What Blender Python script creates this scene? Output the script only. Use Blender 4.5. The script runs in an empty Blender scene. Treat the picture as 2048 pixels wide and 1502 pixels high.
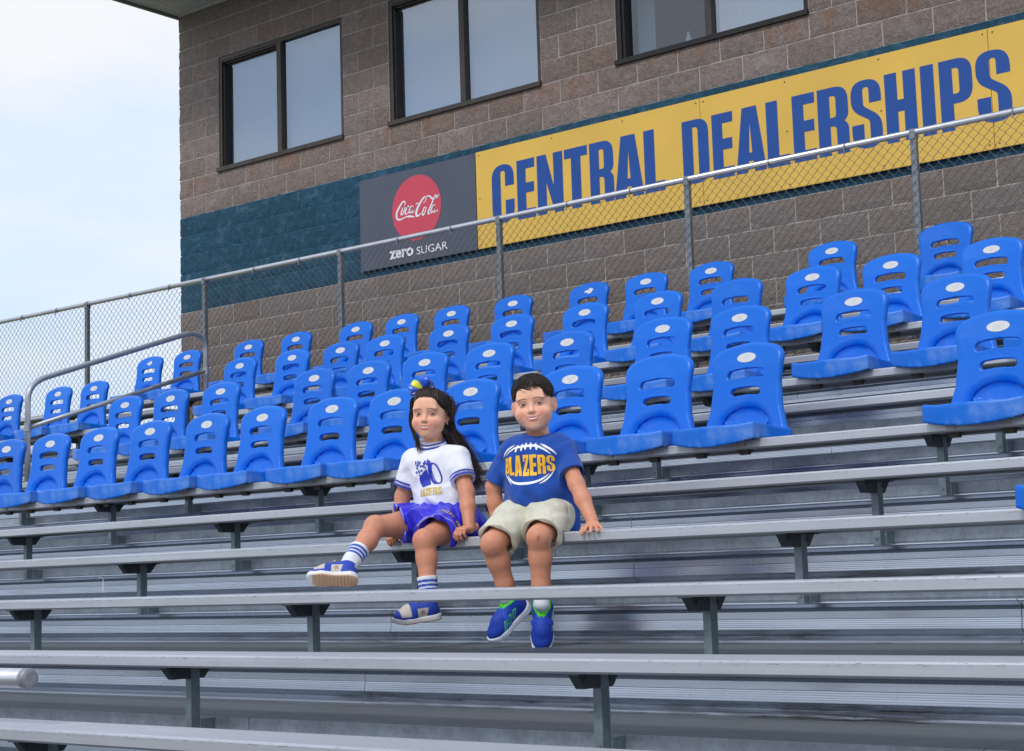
import bpy, bmesh, math, random
import numpy as np
from mathutils import Vector, Matrix
rng = random.Random(7)
D = bpy.data
SC = bpy.context.scene
COL = SC.collection

# ------------------------------------------------------------------ camera, sky, sun, exposure
CAMLOC = Vector((13.4811, -11.1434, -3.8693))
YAW, PITCH, ROLL = math.radians(39.0491), math.radians(6.9597), math.radians(-1.7787)
fwd = Vector((-math.sin(YAW) * math.cos(PITCH), math.cos(YAW) * math.cos(PITCH), math.sin(PITCH)))
rgt = Vector((math.cos(YAW), math.sin(YAW), 0))
upv = rgt.cross(fwd)
r2 = rgt * math.cos(ROLL) + upv * math.sin(ROLL)
u2 = r2.cross(fwd)
cam = D.objects.new('camera', D.cameras.new('camera'))
COL.objects.link(cam)
cam.matrix_world = Matrix(((r2.x, u2.x, -fwd.x, CAMLOC.x), (r2.y, u2.y, -fwd.y, CAMLOC.y), (r2.z, u2.z, -fwd.z, CAMLOC.z), (0, 0, 0, 1)))
cam.data.sensor_width = 36
cam.data.lens = 58.10
cam.data.clip_start = .05
cam.data.clip_end = 3000
SC.camera = cam

SUNDIR = Vector((.10, -.80, .85)).normalized()          # towards the sun
world = D.worlds.new('World')
SC.world = world
world.use_nodes = True
wn = world.node_tree.nodes
wl = world.node_tree.links
wn.clear()
w_out = wn.new('ShaderNodeOutputWorld')
w_bg = wn.new('ShaderNodeBackground')
w_sky = wn.new('ShaderNodeTexSky')
w_sky.sky_type = 'NISHITA'
w_sky.sun_disc = False
w_sky.sun_elevation = math.asin(SUNDIR.z)
w_sky.sun_rotation = math.atan2(SUNDIR.x, SUNDIR.y)
w_sky.air_density = 1.0
w_sky.dust_density = 2.5
w_tc = wn.new('ShaderNodeTexCoord')
w_map = wn.new('ShaderNodeMapping')
w_map.inputs['Scale'].default_value = (1.6, 1.6, 5.0)
w_no = wn.new('ShaderNodeTexNoise')
w_no.inputs['Scale'].default_value = 1.7
w_no.inputs['Detail'].default_value = 7
w_no.inputs['Roughness'].default_value = .55
w_ra = wn.new('ShaderNodeValToRGB')
w_ra.color_ramp.elements[0].position = .38
w_ra.color_ramp.elements[0].color = (6.9, 8.3, 10.6, 1)
w_ra.color_ramp.elements[1].position = .66
w_ra.color_ramp.elements[1].color = (9.4, 9.45, 9.6, 1)
w_mx = wn.new('ShaderNodeMixRGB')
w_mx.inputs['Fac'].default_value = .85      # thin bright cloud veil over the whole sky
wl.new(w_tc.outputs['Generated'], w_map.inputs['Vector'])
wl.new(w_map.outputs['Vector'], w_no.inputs['Vector'])
wl.new(w_no.outputs['Fac'], w_ra.inputs['Fac'])
wl.new(w_ra.outputs['Color'], w_mx.inputs['Color2'])
wl.new(w_sky.outputs['Color'], w_mx.inputs['Color1'])
wl.new(w_mx.outputs['Color'], w_bg.inputs['Color'])
w_bg.inputs['Strength'].default_value = .105
wl.new(w_bg.outputs['Background'], w_out.inputs['Surface'])

sun = D.objects.new('sun', D.lights.new('sun', 'SUN'))
COL.objects.link(sun)
sun.data.energy = 1.5
sun.data.angle = math.radians(12)
sun.data.color = (1.0, .98, .95)
sun.rotation_mode = 'QUATERNION'
sun.rotation_quaternion = SUNDIR.to_track_quat('Z', 'Y')
SC.view_settings.view_transform = 'Standard'
SC.view_settings.look = 'None'
SC.view_settings.exposure = 0.1
SC.view_settings.gamma = 1

# ------------------------------------------------------------------ helpers
def tag(o, label=None, cat=None, group=None, kind=None):
    if label: o['label'] = label
    if cat: o['category'] = cat
    if group: o['group'] = group
    if kind: o['kind'] = kind
    return o

def empty(name, loc=(0, 0, 0), parent=None, rz=0):
    o = D.objects.new(name, None)
    o.empty_display_size = .05
    COL.objects.link(o)
    o.location = loc
    o.rotation_euler = (0, 0, rz)
    if parent: o.parent = parent
    return o

def link(name, me, mat=None, parent=None, loc=None, smooth=False):
    if mat is not None and len(me.materials) == 0:
        me.materials.append(mat)
    o = D.objects.new(name, me)
    COL.objects.link(o)
    if parent: o.parent = parent
    if loc is not None: o.location = loc
    if smooth:
        me.polygons.foreach_set('use_smooth', [True] * len(me.polygons))
    return o

def mesh(name, v, f):
    me = D.meshes.new(name)
    me.from_pydata([tuple(map(float, p)) for p in v], [], f)
    me.update()
    return me

class MB:
    def __init__(s): s.v = []; s.f = []
    def add(s, v, f):
        n = len(s.v); s.v += [tuple(p) for p in v]; s.f += [tuple(i + n for i in q) for q in f]
    def box(s, a, b):
        x0, y0, z0 = a; x1, y1, z1 = b
        s.add([(x0, y0, z0), (x1, y0, z0), (x1, y1, z0), (x0, y1, z0), (x0, y0, z1), (x1, y0, z1), (x1, y1, z1), (x0, y1, z1)],
              [(3, 2, 1, 0), (4, 5, 6, 7), (0, 1, 5, 4), (1, 2, 6, 5), (2, 3, 7, 6), (3, 0, 4, 7)])
    def prism_x(s, prof, x0, x1, caps=True):        # prof: closed (y,z) loop
        n = len(prof)
        s.add([(x0, y, z) for y, z in prof] + [(x1, y, z) for y, z in prof],
              [(i, (i + 1) % n, n + (i + 1) % n, n + i) for i in range(n)] + ([tuple(range(n - 1, -1, -1)), tuple(range(n, 2 * n))] if caps else []))
    def strip_x(s, prof, x0, x1, nseg=1):            # open (y,z) polyline swept along x
        n = len(prof)
        vs = []; fs = []
        for j in range(nseg + 1):
            x = x0 + (x1 - x0) * j / nseg
            vs += [(x, y, z) for y, z in prof]
        for j in range(nseg):
            for i in range(n - 1):
                fs.append((j * n + i, j * n + i + 1, (j + 1) * n + i + 1, (j + 1) * n + i))
        s.add(vs, fs)
    def tube(s, pts, r, n=12, caps=True):
        pts = [Vector(p) for p in pts]
        rr = r if hasattr(r, '__len__') else [r] * len(pts)
        rings = []
        prev = None
        for i, p in enumerate(pts):
            t = (pts[min(i + 1, len(pts) - 1)] - pts[max(i - 1, 0)]).normalized()
            if prev is None:
                a = Vector((0, 0, 1)) if abs(t.z) < .9 else Vector((1, 0, 0))
                u = t.cross(a).normalized()
            else:
                u = (prev - t * prev.dot(t)).normalized()
            prev = u
            w = t.cross(u)
            rings.append([p + (u * math.cos(2 * math.pi * k / n) + w * math.sin(2 * math.pi * k / n)) * rr[i] for k in range(n)])
        vs = [tuple(q) for ring in rings for q in ring]
        fs = [(i * n + k, i * n + (k + 1) % n, (i + 1) * n + (k + 1) % n, (i + 1) * n + k) for i in range(len(pts) - 1) for k in range(n)]
        if caps:
            fs.append(tuple(range(n - 1, -1, -1)))
            fs.append(tuple((len(pts) - 1) * n + k for k in range(n)))
        s.add(vs, fs)
    def build(s, name, mat, parent=None, loc=None, smooth=False, bevel=None):
        me = mesh(name, s.v, s.f)
        if loc is not None:
            me.transform(Matrix.Translation(-Vector(loc)))
        if bevel:
            bm = bmesh.new(); bm.from_mesh(me)
            bmesh.ops.remove_doubles(bm, verts=bm.verts, dist=1e-6)
            es = [e for e in bm.edges if len(e.link_faces) == 2 and e.calc_face_angle(0) > .6]
            bmesh.ops.bevel(bm, geom=es, offset=bevel, segments=2, profile=.5, affect='EDGES', clamp_overlap=True)
            bm.to_mesh(me); bm.free()
        return link(name, me, mat, parent, loc, smooth)

# ---- materials
class NT:
    def __init__(s, name):
        s.m = D.materials.new(name); s.m.use_nodes = True
        s.n = s.m.node_tree.nodes; s.l = s.m.node_tree.links
        s.b = s.n['Principled BSDF']
        s.geo = None
    def node(s, t, **kw):
        n = s.n.new(t)
        for k, v in kw.items(): setattr(n, k, v)
        return n
    def set(s, **kw):
        for k, v in kw.items():
            s.b.inputs[k.replace('_', ' ')].default_value = v
    def pos(s):
        if not s.geo: s.geo = s.node('ShaderNodeNewGeometry')
        return s.geo.outputs['Position']
    def obj(s):
        return s.node('ShaderNodeTexCoord').outputs['Object']
    def mapping(s, vec, scale=(1, 1, 1), loc=(0, 0, 0)):
        m = s.node('ShaderNodeMapping'); m.inputs['Scale'].default_value = scale; m.inputs['Location'].default_value = loc
        s.l.new(vec, m.inputs['Vector']); return m.outputs['Vector']
    def noise(s, vec, scale=5, detail=4, rough=.5, dist=0):
        n = s.node('ShaderNodeTexNoise')
        n.inputs['Scale'].default_value = scale; n.inputs['Detail'].default_value = detail
        n.inputs['Roughness'].default_value = rough; n.inputs['Distortion'].default_value = dist
        if vec is not None: s.l.new(vec, n.inputs['Vector'])
        return n.outputs['Fac']
    def ramp(s, fac, stops):
        r = s.node('ShaderNodeValToRGB')
        e = r.color_ramp.elements
        while len(e) < len(stops): e.new(.5)
        for el, (p, c) in zip(e, stops):
            el.position = p
            el.color = (c, c, c, 1) if not hasattr(c, '__len__') else tuple(c) + (1,) * (4 - len(c))
        s.l.new(fac, r.inputs['Fac']); return r.outputs['Color']
    def mix(s, fac, a, b, mode='MIX'):
        m = s.node('ShaderNodeMixRGB', blend_type=mode)
        for i, x in ((0, fac), (1, a), (2, b)):
            if hasattr(x, 'is_linked') or isinstance(x, bpy.types.NodeSocket): s.l.new(x, m.inputs[i])
            elif i == 0: m.inputs[0].default_value = x
            else: m.inputs[i].default_value = tuple(x) + (1,) * (4 - len(x))
        return m.outputs[0]
    def math(s, op, a, b=None, c=None):
        m = s.node('ShaderNodeMath', operation=op)
        for i, x in enumerate((a, b, c)):
            if x is None: continue
            if isinstance(x, bpy.types.NodeSocket): s.l.new(x, m.inputs[i])
            else: m.inputs[i].default_value = x
        return m.outputs[0]
    def sep(s, vec):
        n = s.node('ShaderNodeSeparateXYZ'); s.l.new(vec, n.inputs[0]); return n.outputs
    def bump(s, h, strength=.3, dist=.01, prev=None):
        b = s.node('ShaderNodeBump'); b.inputs['Strength'].default_value = strength; b.inputs['Distance'].default_value = dist
        s.l.new(h, b.inputs['Height'])
        if prev is not None: s.l.new(prev, b.inputs['Normal'])
        return b.outputs['Normal']
    def out(s, color=None, normal=None, rough=None, metal=None):
        for k, x in (('Base Color', color), ('Normal', normal), ('Roughness', rough), ('Metallic', metal)):
            if x is None: continue
            if isinstance(x, bpy.types.NodeSocket): s.l.new(x, s.b.inputs[k])
            else: s.b.inputs[k].default_value = (tuple(x) + (1,)) if hasattr(x, '__len__') else x
        return s.m

def srgb(r, g, b):
    def f(c):
        c /= 255
        return c / 12.92 if c <= .04045 else ((c + .055) / 1.055) ** 2.4
    return (f(r), f(g), f(b))

def plain(name, col, rough=.5, metal=0, spec=None, nscale=None, namt=.1, bump=0):
    t = NT(name)
    c = col
    nrm = None
    if nscale:
        n = t.noise(t.pos(), nscale, 5)
        k = t.ramp(n, [(.3, 1 - namt), (.7, 1 + namt)])
        c = t.mix(1, col, k, 'MULTIPLY')
        if bump: nrm = t.bump(n, bump, .01)
    if spec is not None: t.b.inputs['Specular IOR Level'].default_value = spec
    return t.out(c, nrm, rough, metal)

# aluminium of the seat planks and steps: extruded ribs, streaks, scuffs and black dirt
def alu_mat(name, base, rough, metal, rib=None, ribaxis=1, dirt=0., streak=.12):
    t = NT(name)
    P = t.pos()
    st = t.noise(t.mapping(P, (.7, 60, 60)), 1.0, 5, .6)
    bl = t.noise(t.mapping(P, (1.0, 3, 3)), 2.2, 5, .6)
    c = t.mix(1, base, t.ramp(st, [(.25, 1 - streak), (.75, 1 + streak * .6)]), 'MULTIPLY')
    c = t.mix(1, c, t.ramp(bl, [(.3, .93), (.7, 1.03)]), 'MULTIPLY')
    sp = t.noise(t.mapping(P, (30, 60, 60)), 2.0, 3, .7)
    c = t.mix(t.math('MULTIPLY', t.ramp(sp, [(.66, 0), (.74, 1)]), .45), c, (.10, .10, .11))
    if dirt > 0:
        d1 = t.noise(t.mapping(P, (.55, 5, 5)), 1.6, 6, .65)
        d2 = t.noise(t.mapping(P, (3.2, 130, 130)), 1.3, 6, .75)
        dm = t.math('MULTIPLY', t.ramp(d1, [(.55 - dirt, 0), (.64 - dirt * .5, 1)]), t.ramp(d2, [(.42, 0), (.56, .9)]))
        xr = t.ramp(t.math('MULTIPLY_ADD', t.sep(P)[0], .1, -.35), [(.35, .3), (.62, 1)])
        c = t.mix(t.math('MULTIPLY', dm, xr), c, (.05, .045, .042))
    nrm = None
    if rib:
        xyz = t.sep(P)
        s = t.math('SINE', t.math('MULTIPLY', xyz[ribaxis], 2 * math.pi / rib))
        nrm = t.bump(s, .35, .0008)
    nrm = t.bump(st, .08, .004, nrm)
    return t.out(c, nrm, t.ramp(bl, [(.3, rough + .06), (.7, rough - .05)]), metal)

M = {}
def seat_mat():
    t = NT('seat_aluminium')
    P = t.pos(); O = t.obj(); o = t.sep(O)
    st = t.noise(t.mapping(P, (.7, 60, 60)), 1.0, 5, .6)
    bl = t.noise(t.mapping(P, (1.2, 3, 3)), 2.2, 5, .6)
    c = t.mix(1, (.54, .565, .61), t.ramp(st, [(.25, .9), (.75, 1.06)]), 'MULTIPLY')
    c = t.mix(1, c, t.ramp(bl, [(.3, .88), (.7, 1.04)]), 'MULTIPLY')
    # vertical scratches and grime on the front face, dark nicks along the worn nose
    sc_ = t.noise(t.mapping(P, (42, 8, 6)), 2.0, 3, .7)
    patch = t.noise(t.mapping(P, (3, 3, 3)), 1.3, 3)
    c = t.mix(t.math('MULTIPLY', t.math('MULTIPLY', t.ramp(sc_, [(.66, 0), (.72, 1)]), t.ramp(patch, [(.45, 0), (.6, 1)])), .6), c, (.20, .20, .21))
    nk = t.noise(t.mapping(P, (16, 90, 90)), 2.0, 4, .75)
    edge = t.ramp(t.math('MULTIPLY_ADD', o[2], 20, .5), [(.17, 0), (.26, 1), (.42, 1), (.48, 0)])
    c = t.mix(t.math('MULTIPLY', t.math('MULTIPLY', edge, t.ramp(nk, [(.57, 0), (.64, 1)])), .6), c, (.07, .075, .085))
    rb = t.math('SINE', t.math('MULTIPLY', o[1], 2 * math.pi / .011))
    nrm = t.bump(rb, .4, .0008)
    nrm = t.bump(st, .1, .004, nrm)
    return t.out(c, nrm, t.ramp(bl, [(.3, .46), (.7, .36)]), .5)
M['seat'] = seat_mat()
M['seat_top'] = M['seat']
M['tread'] = alu_mat('tread_aluminium', (.165, .185, .205), .5, .5, None, 1, .0, .12)
M['riser'] = alu_mat('riser_aluminium', (.53, .57, .635), .26, 1.0, None, 2, 0, .12)
M['riser_dirty'] = alu_mat('riser_aluminium_dirty', (.46, .51, .58), .32, .85, None, 2, .10, .16)
def galv(name, base, k=1.0):
    t = NT(name)
    P = t.pos()
    v = t.node('ShaderNodeTexVoronoi'); v.inputs['Scale'].default_value = 55 * k
    t.l.new(P, v.inputs['Vector'])
    n = t.noise(P, 9, 5, .6)
    c = t.mix(1, base, t.ramp(v.outputs['Distance'], [(0, .88), (.8, 1.1)]), 'MULTIPLY')
    c = t.mix(1, c, t.ramp(n, [(.3, .75), (.7, 1.12)]), 'MULTIPLY')
    return t.out(c, t.bump(n, .1, .004), .5, .45)
M['galv'] = galv('galvanised_steel', (.33, .37, .42))
M['leg'] = galv('galvanised_leg', (.19, .24, .27))
M['leg_dark'] = galv('galvanised_bracket', (.055, .07, .08))
M['rail'] = plain('rail_aluminium', (.66, .67, .70), .32, .7, None, 14, .08)
M['rail_grey'] = plain('handrail_aluminium', (.36, .38, .42), .36, .6, None, 10, .1)
M['wire'] = plain('fence_wire', (.07, .075, .08), .5, .3)
M['postg'] = galv('fence_post_steel', (.22, .25, .28))
M['black'] = plain('black_rubber', (.01, .01, .011), .6)

# ------------------------------------------------------------------ ground
gt = NT('grass_ground')
gp = gt.pos()
gn = gt.noise(gp, 3.0, 6, .65)
gn2 = gt.noise(gp, 40, 4, .7)
gc = gt.mix(gt.ramp(gn, [(.35, 0), (.65, 1)]), (.10, .14, .018), (.26, .24, .05))
gc = gt.mix(1, gc, gt.ramp(gn2, [(.3, .6), (.7, 1.25)]), 'MULTIPLY')
gt.out(gc, gt.bump(gn2, .6, .03), .9)
g = MB()
GZ = -5.45
g.add([(-900, -900, GZ), (900, -900, GZ), (900, 900, GZ), (-900, 900, GZ)], [(0, 1, 2, 3)])
ground = g.build('ground', gt.m)
tag(ground, 'dry yellow green grass ground under the stands', 'ground', kind='structure')

ap = NT('asphalt')
an_ = ap.noise(ap.pos(), 60, 5, .7)
ap.out(ap.mix(1, (.055, .058, .064), ap.ramp(an_, [(.3, .7), (.7, 1.35)]), 'MULTIPLY'), ap.bump(an_, .4, .01), .9)
g = MB(); g.add([(-120, -34, GZ + .004), (150, -34, GZ + .004), (150, -8.6, GZ + .004), (-120, -8.6, GZ + .004)], [(0, 1, 2, 3)])  # unseen sheet, added so the down-facing riser bands reflect dark ground
tag(g.build('added_apron', ap.m), 'unseen grey asphalt apron added in front of the stand to darken its reflections', 'apron', kind='structure')

# ------------------------------------------------------------------ stand geometry
RUN, RISE, Y0, Z0 = .6057, .2006, -7.9456, -4.3049
def rowY(k): return Y0 + k * RUN
def rowZ(k): return Z0 + k * RISE
LEGX = [10.571 + 1.8268 * i for i in range(-8, 3)]
XA, XB = 3.16, 14.6             # main section, right of the aisle
XL0, XL1 = -3.4, 1.98           # section left of the aisle

deck = empty('grandstand_deck', (XA, Y0, Z0 - .45))
tag(deck, 'stepped aluminium deck of ribbed treads and risers under the benches', 'grandstand deck', kind='structure')
def grooves(w, r, n):
    out = []
    for i in range(n):
        a = r + (w - 2 * r) * (i + .5) / n
        out += [(a - .0016, 0), (a - .0012, -.0022), (a + .0012, -.0022), (a + .0016, 0)]
    return out
def plank_profile(w, h, r=.006, ng=0):
    # hollow extruded plank: rounded nose, inward lips and ribs on the underside
    return [(0, -h + r), (0, -r), (r * .3, -r * .3), (r, 0)] + grooves(w, r, ng) + [(w - r, 0), (w - r * .3, -r * .3), (w, -r), (w, -h + r), (w - r, -h), (w - .028, -h), (w - .028, -h + .006), (w - .012, -h + .01), (w - .012, -.012),
            (w * .66, -.012), (w * .66, -h + .012), (w * .66 - .006, -h + .012), (w * .66 - .006, -.012), (w * .36, -.012), (w * .36, -h + .012), (w * .36 - .006, -h + .012), (w * .36 - .006, -.012),
            (.012, -.012), (.012, -h + .010), (.028, -h + .006), (.028, -h), (r, -h)]
def ribbed(n, z0, z1, y0):
    out = []
    for i in range(n):
        a = z0 + (z1 - z0) * i / n; d = (z1 - z0) / n
        out += [(y0, a), (y0, a + d * .62), (y0 + .0022, a + d * .70), (y0 + .0022, a + d * .95)]
    return out
RIB = []
for i in range(5):
    a_ = .068 + .0072 * i; y_ = .002 - .0016 * i
    RIB += [(y_, a_), (y_ - .0010, a_ + .0046), (y_ + .0016, a_ + .0052), (y_ + .0014, a_ + .0068)]
RISER_A = [(.012, 0), (-.030, .007), (-.031, .011), (.008, .030), (.005, .031), (-.003, .040), (.001, .041), (-.001, .066), (.004, .0665)] + RIB + [(-.006, .104), (.024, .128)]
RISER_B = [(.024, .128), (.024, .132), (-.014, .142), (-.015, .149), (-.030, .160)]
def sections(k):
    if k <= 4: return [(XA, XB)]
    if k >= 11: return [(XL0, XB)]
    return [(XL0, XL1), (XA, XB)]
for k in range(0, 12):
    x_cuts = [XA if k < 5 else XL0, 5.4 + .31 * (k % 3), 8.52 + .43 * ((k * 2) % 3), 11.7 - .37 * (k % 2), XB]
    for (xa, xb) in [(p + .0015, q - .0015) for p, q in zip(x_cuts[:-1], x_cuts[1:])]:
        y, z = rowY(k), rowZ(k) - .431
        o = (xa, y, z)
        for (a, b) in ((-.362, -.088), (-.084, .190)):
            m = MB(); m.prism_x([(yy + y + a, zz + z) for yy, zz in plank_profile(b - a, .04, .004, 11)][::-1], xa, xb)
            m.build('tread_plank', M['tread'], deck, None)
        m = MB(); m.box((xa, y - .372, z - .047), (xb, y - .366, z - .003))
        m.build('step_front', M['galv'], deck)
        if k < 11:
            zt = z + RISE - (.056 if k == 1 else .0475)
            m = MB()
            # upper clean half and lower dirty ledge as two strips of one extrusion
            m.strip_x([(y + .222 + a, zt - b) for a, b in RISER_A], xa, xb)
            m.build('riser_board', M['riser'], deck)
            m = MB(); m.strip_x([(y + .222 + a, zt - b) for a, b in RISER_B], xa, xb)
            m.build('riser_foot', M['riser_dirty'], deck)
# stringers carrying the deck
for x in LEGX[0:]:
    m = MB()
    k0 = 0 if x > 3 else 5
    ya, yb = rowY(k0) - .36, rowY(11) + .2
    za, zb = rowZ(k0) - .431, rowZ(11) - .431
    prof = [(ya, za - .52), (yb, zb - .48), (yb, zb - .28), (ya, za - .32)]
    m.prism_x(prof, x - .03, x + .03)
    m.box((x - .04, ya + .3, GZ), (x + .04, ya + .38, za))
    m.box((x - .04, yb - .4, GZ), (x + .04, yb - .32, zb - .2))
    m.build('stringer', M['leg'], deck)
    for j in range(1, 4):
        pass
for c in deck.children: c.matrix_parent_inverse = deck.matrix_world.inverted() if False else Matrix.Translation((-XA, -Y0, -(Z0 - .45)))

def leg_mesh():
    m = MB()
    m.box((-.015, .012, -.290), (.015, .052, -.046)); m.box((-.022, .05, -.288), (.022, .112, -.236)); m.tube([(0, .008, -.262), (0, .014, -.262)], .006, 8)
    return mesh('leg', m.v, m.f)
def bracket_mesh():
    m = MB()
    h = -.0445
    for x0, x1 in ((-.030, -.024),):
        prof = [(-.105, h), (.115, h), (.075, h - .046), (-.065, h - .046)]
        m.prism_x(prof, -.019, .013)
    m.box((-.028, -.112, h - .003), (.028, .122, h + .0005))
    for yy in (-.06, .06):
        m.box((.013, yy - .008, h - .026), (.020, yy + .008, h - .012))
    return mesh('bracket', m.v, m.f)
LEGM, BRKM = leg_mesh(), bracket_mesh()
ORD = ['lowest', 'second lowest', 'third lowest', 'fourth lowest', 'fifth lowest', 'sixth lowest', 'seventh lowest', 'eighth lowest', 'ninth lowest', 'tenth lowest', 'second highest', 'highest']
WHERE = {0: 'bare aluminium bench at the bottom edge, lowest of all benches in view', 1: 'bare aluminium bench second from the bottom, level with the end of the cut pipe',
         2: 'bare aluminium bench crossing in front of the children\'s ankles', 3: 'aluminium bench on which the two children sit',
         4: 'bare aluminium bench directly behind the two sitting children', 5: 'aluminium bench under the front row of blue chairs',
         6: 'bare aluminium bench between the front and second rows of blue chairs', 7: 'aluminium bench under the second row of blue chairs',
         8: 'bare aluminium bench between the second and third rows of blue chairs', 9: 'aluminium bench under the third row of blue chairs',
         10: 'bare aluminium bench between the third and top rows of blue chairs', 11: 'aluminium bench under the top row of blue chairs'}
for k in range(12):
    for si, (xa, xb) in enumerate(sections(k)):
        left = xb < 2.5
        b = empty('bleacher_bench', (xa, rowY(k), rowZ(k)))
        lab = WHERE[k] + (', left of stair rail' if left else '')
        tag(b, lab, 'bench', 'bleacher benches')
        m = MB(); m.prism_x(plank_profile(.246, .044, .007, 9)[::-1], 0, xb - xa)
        m.build('seat_plank', M['seat'], b)
        for x in LEGX:
            if xa + .05 < x < xb - .05:
                link('leg', LEGM, M['leg'], b, (x - xa, .12, 0))
                link('bracket', BRKM, M['leg_dark'], b, (x - xa, .12, 0))
# ------------------------------------------------------------------ press box building
BL, BH = .4064, .2032
WIN = [(.61, 2.44), (3.05, 4.877), (5.69, 7.518), (8.13, 9.957)]
WZ0, WZ1 = 2 * BH, 8 * BH
XR = 12.2
bld = empty('press_box_building', (0, 0, GZ))
tag(bld, 'brown split-face block press box building with painted blue band and dark framed windows', 'building')
UP = Vector((0, 0, -GZ))
def bpart(o):
    o.matrix_parent_inverse = Matrix.Translation((0, 0, -GZ)); return o

def block_mat(name, painted):
    t = NT(name)
    P = t.pos()
    oi = t.node('ShaderNodeObjectInfo')
    fine = t.noise(P, 62, 6, .75)
    mid = t.noise(P, 14, 5, .6)
    big = t.noise(P, 1.3, 4, .6)
    if not painted:
        c = t.mix(oi.outputs['Random'], (.205, .145, .112), (.30, .232, .205))
        r2_ = t.math('FRACT', t.math('MULTIPLY', oi.outputs['Random'], 37.7))
        c = t.mix(t.math('MULTIPLY', r2_, .5), c, (.215, .190, .180))
        c = t.mix(t.ramp(big, [(.4, 0), (.65, .5)]), c, (.235, .195, .180))
        c = t.mix(1, c, t.ramp(fine, [(.3, .5), (.5, 1.0), (.72, 1.45)]), 'MULTIPLY')
        c = t.mix(1, c, t.ramp(mid, [(.3, .85), (.7, 1.12)]), 'MULTIPLY')
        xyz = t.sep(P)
        c = t.mix(t.ramp(t.math('MULTIPLY_ADD', xyz[2], -1.0, -.6), [(.3, 0), (.5, .45)]), c, (.185, .165, .158))  # lower blocks greyer, with the shade behind the fence painted in
        # rust runs under the window frames, efflorescence above the painted band
        xyz = t.sep(P)
        run = t.noise(t.mapping(P, (5, 5, .7)), 1.5, 4, .6)
        zr = t.ramp(t.math('MULTIPLY_ADD', xyz[2], 1.0, .6), [(.62, 0), (.70, .0), (.98, 1), (1.0, 0)])
        rust = t.math('MULTIPLY', t.math('MULTIPLY', zr, t.ramp(run, [(.45, 0), (.62, 1)])), .55)
        c = t.mix(rust, c, (.23, .105, .045))
        ef = t.noise(P, 3.2, 6, .7)
        zs = t.ramp(t.math('MULTIPLY_ADD', xyz[2], 1.0, .5), [(.3, .2), (.5, .4), (.62, 1), (.9, .25)])
        efm = t.math('MULTIPLY', t.math('MULTIPLY', t.ramp(ef, [(.56, 0), (.72, 1)]), zs), .45)
        c = t.mix(efm, c, (.42, .38, .36))
    else:
        c = t.mix(oi.outputs['Random'], (.007, .058, .105), (.010, .074, .130))
        c = t.mix(1, c, t.ramp(mid, [(.3, .7), (.7, 1.25)]), 'MULTIPLY')
        wear = t.noise(t.mapping(P, (1, 1, 1.3)), 5.5, 8, .78)
        c = t.mix(t.math('MULTIPLY', t.ramp(wear, [(.52, 0), (.74, 1)]), .7), c, (.12, .22, .32))
    mid2 = t.noise(P, 26, 5, .7)
    nrm = t.bump(mid2, .8, .022)
    nrm = t.bump(fine, .9, .010, nrm)
    return t.out(c, nrm, .88)
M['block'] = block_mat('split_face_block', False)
M['block_blue'] = block_mat('split_face_block_painted', True)
M['mortar'] = plain('mortar', (.42, .375, .34), .9, 0, None, 45, .22, .3)
M['mortar_blue'] = plain('mortar_painted', (.022, .105, .175), .8, 0, None, 30, .45, .3)

# mortar backing with window openings
def wall_mesh(z0, z1, mat):
    m = MB()
    xs = [0.004]
    for a, b in WIN: xs += [a, b]
    xs.append(XR)
    for i in range(len(xs) - 1):
        is_win = i % 2 == 1
        zz = [(z0, z1)]
        if is_win and z1 > WZ0:
            zz = [(z0, WZ0)] if z0 < WZ0 else []
            if z1 > WZ1: zz.append((max(z0, WZ1), z1))
        for a, b in zz:
            m.add([(xs[i], 0, a), (xs[i + 1], 0, a), (xs[i + 1], 0, b), (xs[i], 0, b)], [(0, 1, 2, 3)])
    return m
wall = wall_mesh(0, 11.2 * BH, None)
wl2 = wall_mesh(GZ, -5 * BH, None); wall.add(wl2.v, wl2.f)
# window reveals and the other sides of the box
for a, b in WIN:
    d = .16
    wall.add([(a, 0, WZ0), (a, d, WZ0), (a, d, WZ1), (a, 0, WZ1)], [(0, 1, 2, 3)])
    wall.add([(b, 0, WZ0), (b, d, WZ0), (b, d, WZ1), (b, 0, WZ1)], [(3, 2, 1, 0)])
    wall.add([(a, 0, WZ0), (b, 0, WZ0), (b, d, WZ0), (a, d, WZ0)], [(0, 1, 2, 3)])
    wall.add([(a, 0, WZ1), (b, 0, WZ1), (b, d, WZ1), (a, d, WZ1)], [(3, 2, 1, 0)])
wall = bpart(wall.build('wall', M['mortar'], bld))
wb = wall_mesh(-5 * BH, 0, None)
wall_band = bpart(wb.build('painted_band', M['mortar_blue'], bld))
st_ = NT('side_wall_blocks')
br = st_.node('ShaderNodeTexBrick')
br.inputs['Scale'].default_value = 1; br.inputs['Brick Width'].default_value = BL; br.inputs['Row Height'].default_value = BH
br.inputs['Mortar Size'].default_value = .006; br.inputs['Color1'].default_value = (.20, .15, .125, 1); br.inputs['Color2'].default_value = (.25, .2, .17, 1); br.inputs['Mortar'].default_value = (.36, .33, .31, 1)
sx = st_.sep(st_.pos()); cx = st_.node('ShaderNodeCombineXYZ'); st_.l.new(sx[1], cx.inputs[0]); st_.l.new(sx[2], cx.inputs[1]); st_.l.new(cx.outputs[0], br.inputs['Vector'])
st_.out(br.outputs['Color'], st_.bump(st_.noise(st_.pos(), 25, 5, .7), .7, .02), .9)
m = MB()
DP = 4.5
m.add([(.004, 0, GZ), (.004, DP, GZ), (.004, DP, 11.2 * BH), (.004, 0, 11.2 * BH)], [(3, 2, 1, 0)])
m.add([(XR, 0, GZ), (XR, DP, GZ), (XR, DP, 11.2 * BH), (XR, 0, 11.2 * BH)], [(0, 1, 2, 3)])
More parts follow.
